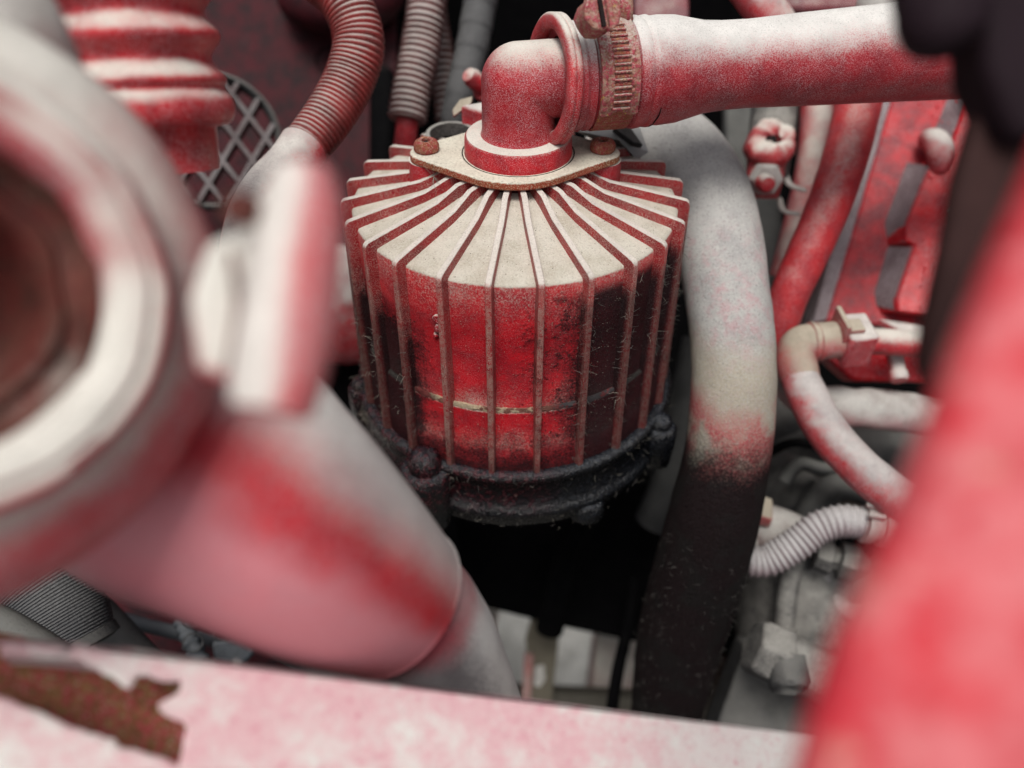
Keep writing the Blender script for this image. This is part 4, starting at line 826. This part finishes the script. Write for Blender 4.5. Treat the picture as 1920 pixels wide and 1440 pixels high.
q = [PR.at(*p) - PR.n * .3 for p in far]
part('far_flange', MB().prism([PR.at(*p) - PR.n * .29 for p in far[1:]] + [PR.at(*p) - PR.n * 3.2 for p in far[:0:-1]], (PR.at(700, 1300) - PR.at(700, 1280)).normalized() * .25), M['bar'], rt_)
lipm = MB(); lipm.tube([(PR.at(*q) - PR.n * .08, 0.03 + .04 * abs(mn.noise(Vector((i * .6, 2, 0))))) for i, q in enumerate(torn[2:-1])], .12, 8)
part('torn_lip', lipm.jitter(.04, 3), M['bar'], rt_, smooth=70)
chip = MB().add([PR.at(438, 1246), PR.at(452, 1246), PR.at(444, 1236), PR.at(446, 1250) + PR.n * .12], [[0, 1, 2], [0, 1, 3], [1, 2, 3], [0, 2, 3]]); part('paint_chip', chip, M['pale'], rt_)

# ------------------------------------------------------------------ right foreground
PN = Plane(P(1920, 200, 8.6), P(1500, 1440, 7.6), P(1900, 1200, 7.0))
ed = [(2090, -120), (2005, 190), (1948, 330), (1886, 470), (1816, 640), (1762, 800), (1700, 960), (1642, 1080), (1594, 1190), (1553, 1310), (1516, 1440), (1470, 1600)]
pn = thing('red_fender', 'large blurred red panel edge in the right foreground', 'panel', PN.at(1700, 1500))
part('face', MB().prism([PN.at(*q) for q in ed] + [PN.at(2500, 1600), PN.at(2500, -120)], FW * .5), M['red_near'], pn, bevel=.3)
ds = [(1845, -150), (1842, 100), (1838, 200), (1800, 330), (1775, 470), (1745, 600), (1735, 680), (1760, 760), (1830, 700), (1900, 500), (2050, 200), (2050, -150)]
single('dark_edge_strip', MB().prism([P(x, y, 13.2) for x, y in ds], FW * .5), plain('brown_strip', (.035, .016, .015), .75, .55, 1.2), 'dark brown strip along the left edge of the red panel', 'strip', bevel=.15)
bs = MB().tube(path((1770, -160, 13, 90), (1768, -40, 12.6, 88), (1766, 30, 12.2, 82), (1766, 70, 12, 68), (1768, 92, 12, 42), (1770, 101, 12, 10)), .08, 40)
bt2 = thing('rubber_stop', 'blurred black rubber stop in the top right corner', 'bump stop', P(1768, 100, 12))
part('stop_body', bs.jitter(.05, 2), M['maroon'], bt2, smooth=80)
part('holder', MB().prism([P(1835, -160, 12.6), P(2000, -160, 12.6), P(2000, 250, 12.6), P(1905, 260, 12.6), P(1850, 120, 12.6)], FW * 1.2), M['maroon'], bt2, bevel=.25)

# red and black bits along the top edge behind the hose
single('red_plate', MB().prism([P(1188, -200, 44), P(1292, -200, 44), P(1292, 60, 44), P(1190, 60, 44)], FW * 1), dusty('deep_red', base=(.17, .012, .02), base2=(.12, .012, .02), film=.4, lo=.6, hi=1.2), 'deep red flat plate behind the hose, right of the clamp screw', 'plate', bevel=.15)
single('pink_cable', MB().tube(path((1360, -90, 36, 38), (1400, -30, 36, 38), (1440, 25, 36, 38), (1480, 90, 36.5, 38)), .3, 24, noise=.04), M['white_red'], 'pinkish cable crossing behind the big hose at the top', 'cable', smooth=80)
single('red_beam', MB().prism([P(1470, -120, 42), P(1720, -120, 42), P(1720, 22, 42), P(1470, 20, 42)], FW * 2), dusty('deep_red_b', base=(.17, .012, .02), base2=(.10, .012, .018), film=.3, lo=.5, hi=1.1), 'deep red beam above the big hose near the black stop', 'beam', bevel=.3)
single('dusty_bolt', MB().lathe([(.0, .75), (.7, .7), (1.0, .4), (1.1, 0), (1.1, -.4)], P(1650, 16, 36), UP - FW * .3, 10), M['pale'], 'dusty bolt head peeking over the big hose', 'bolt', bevel=.08)
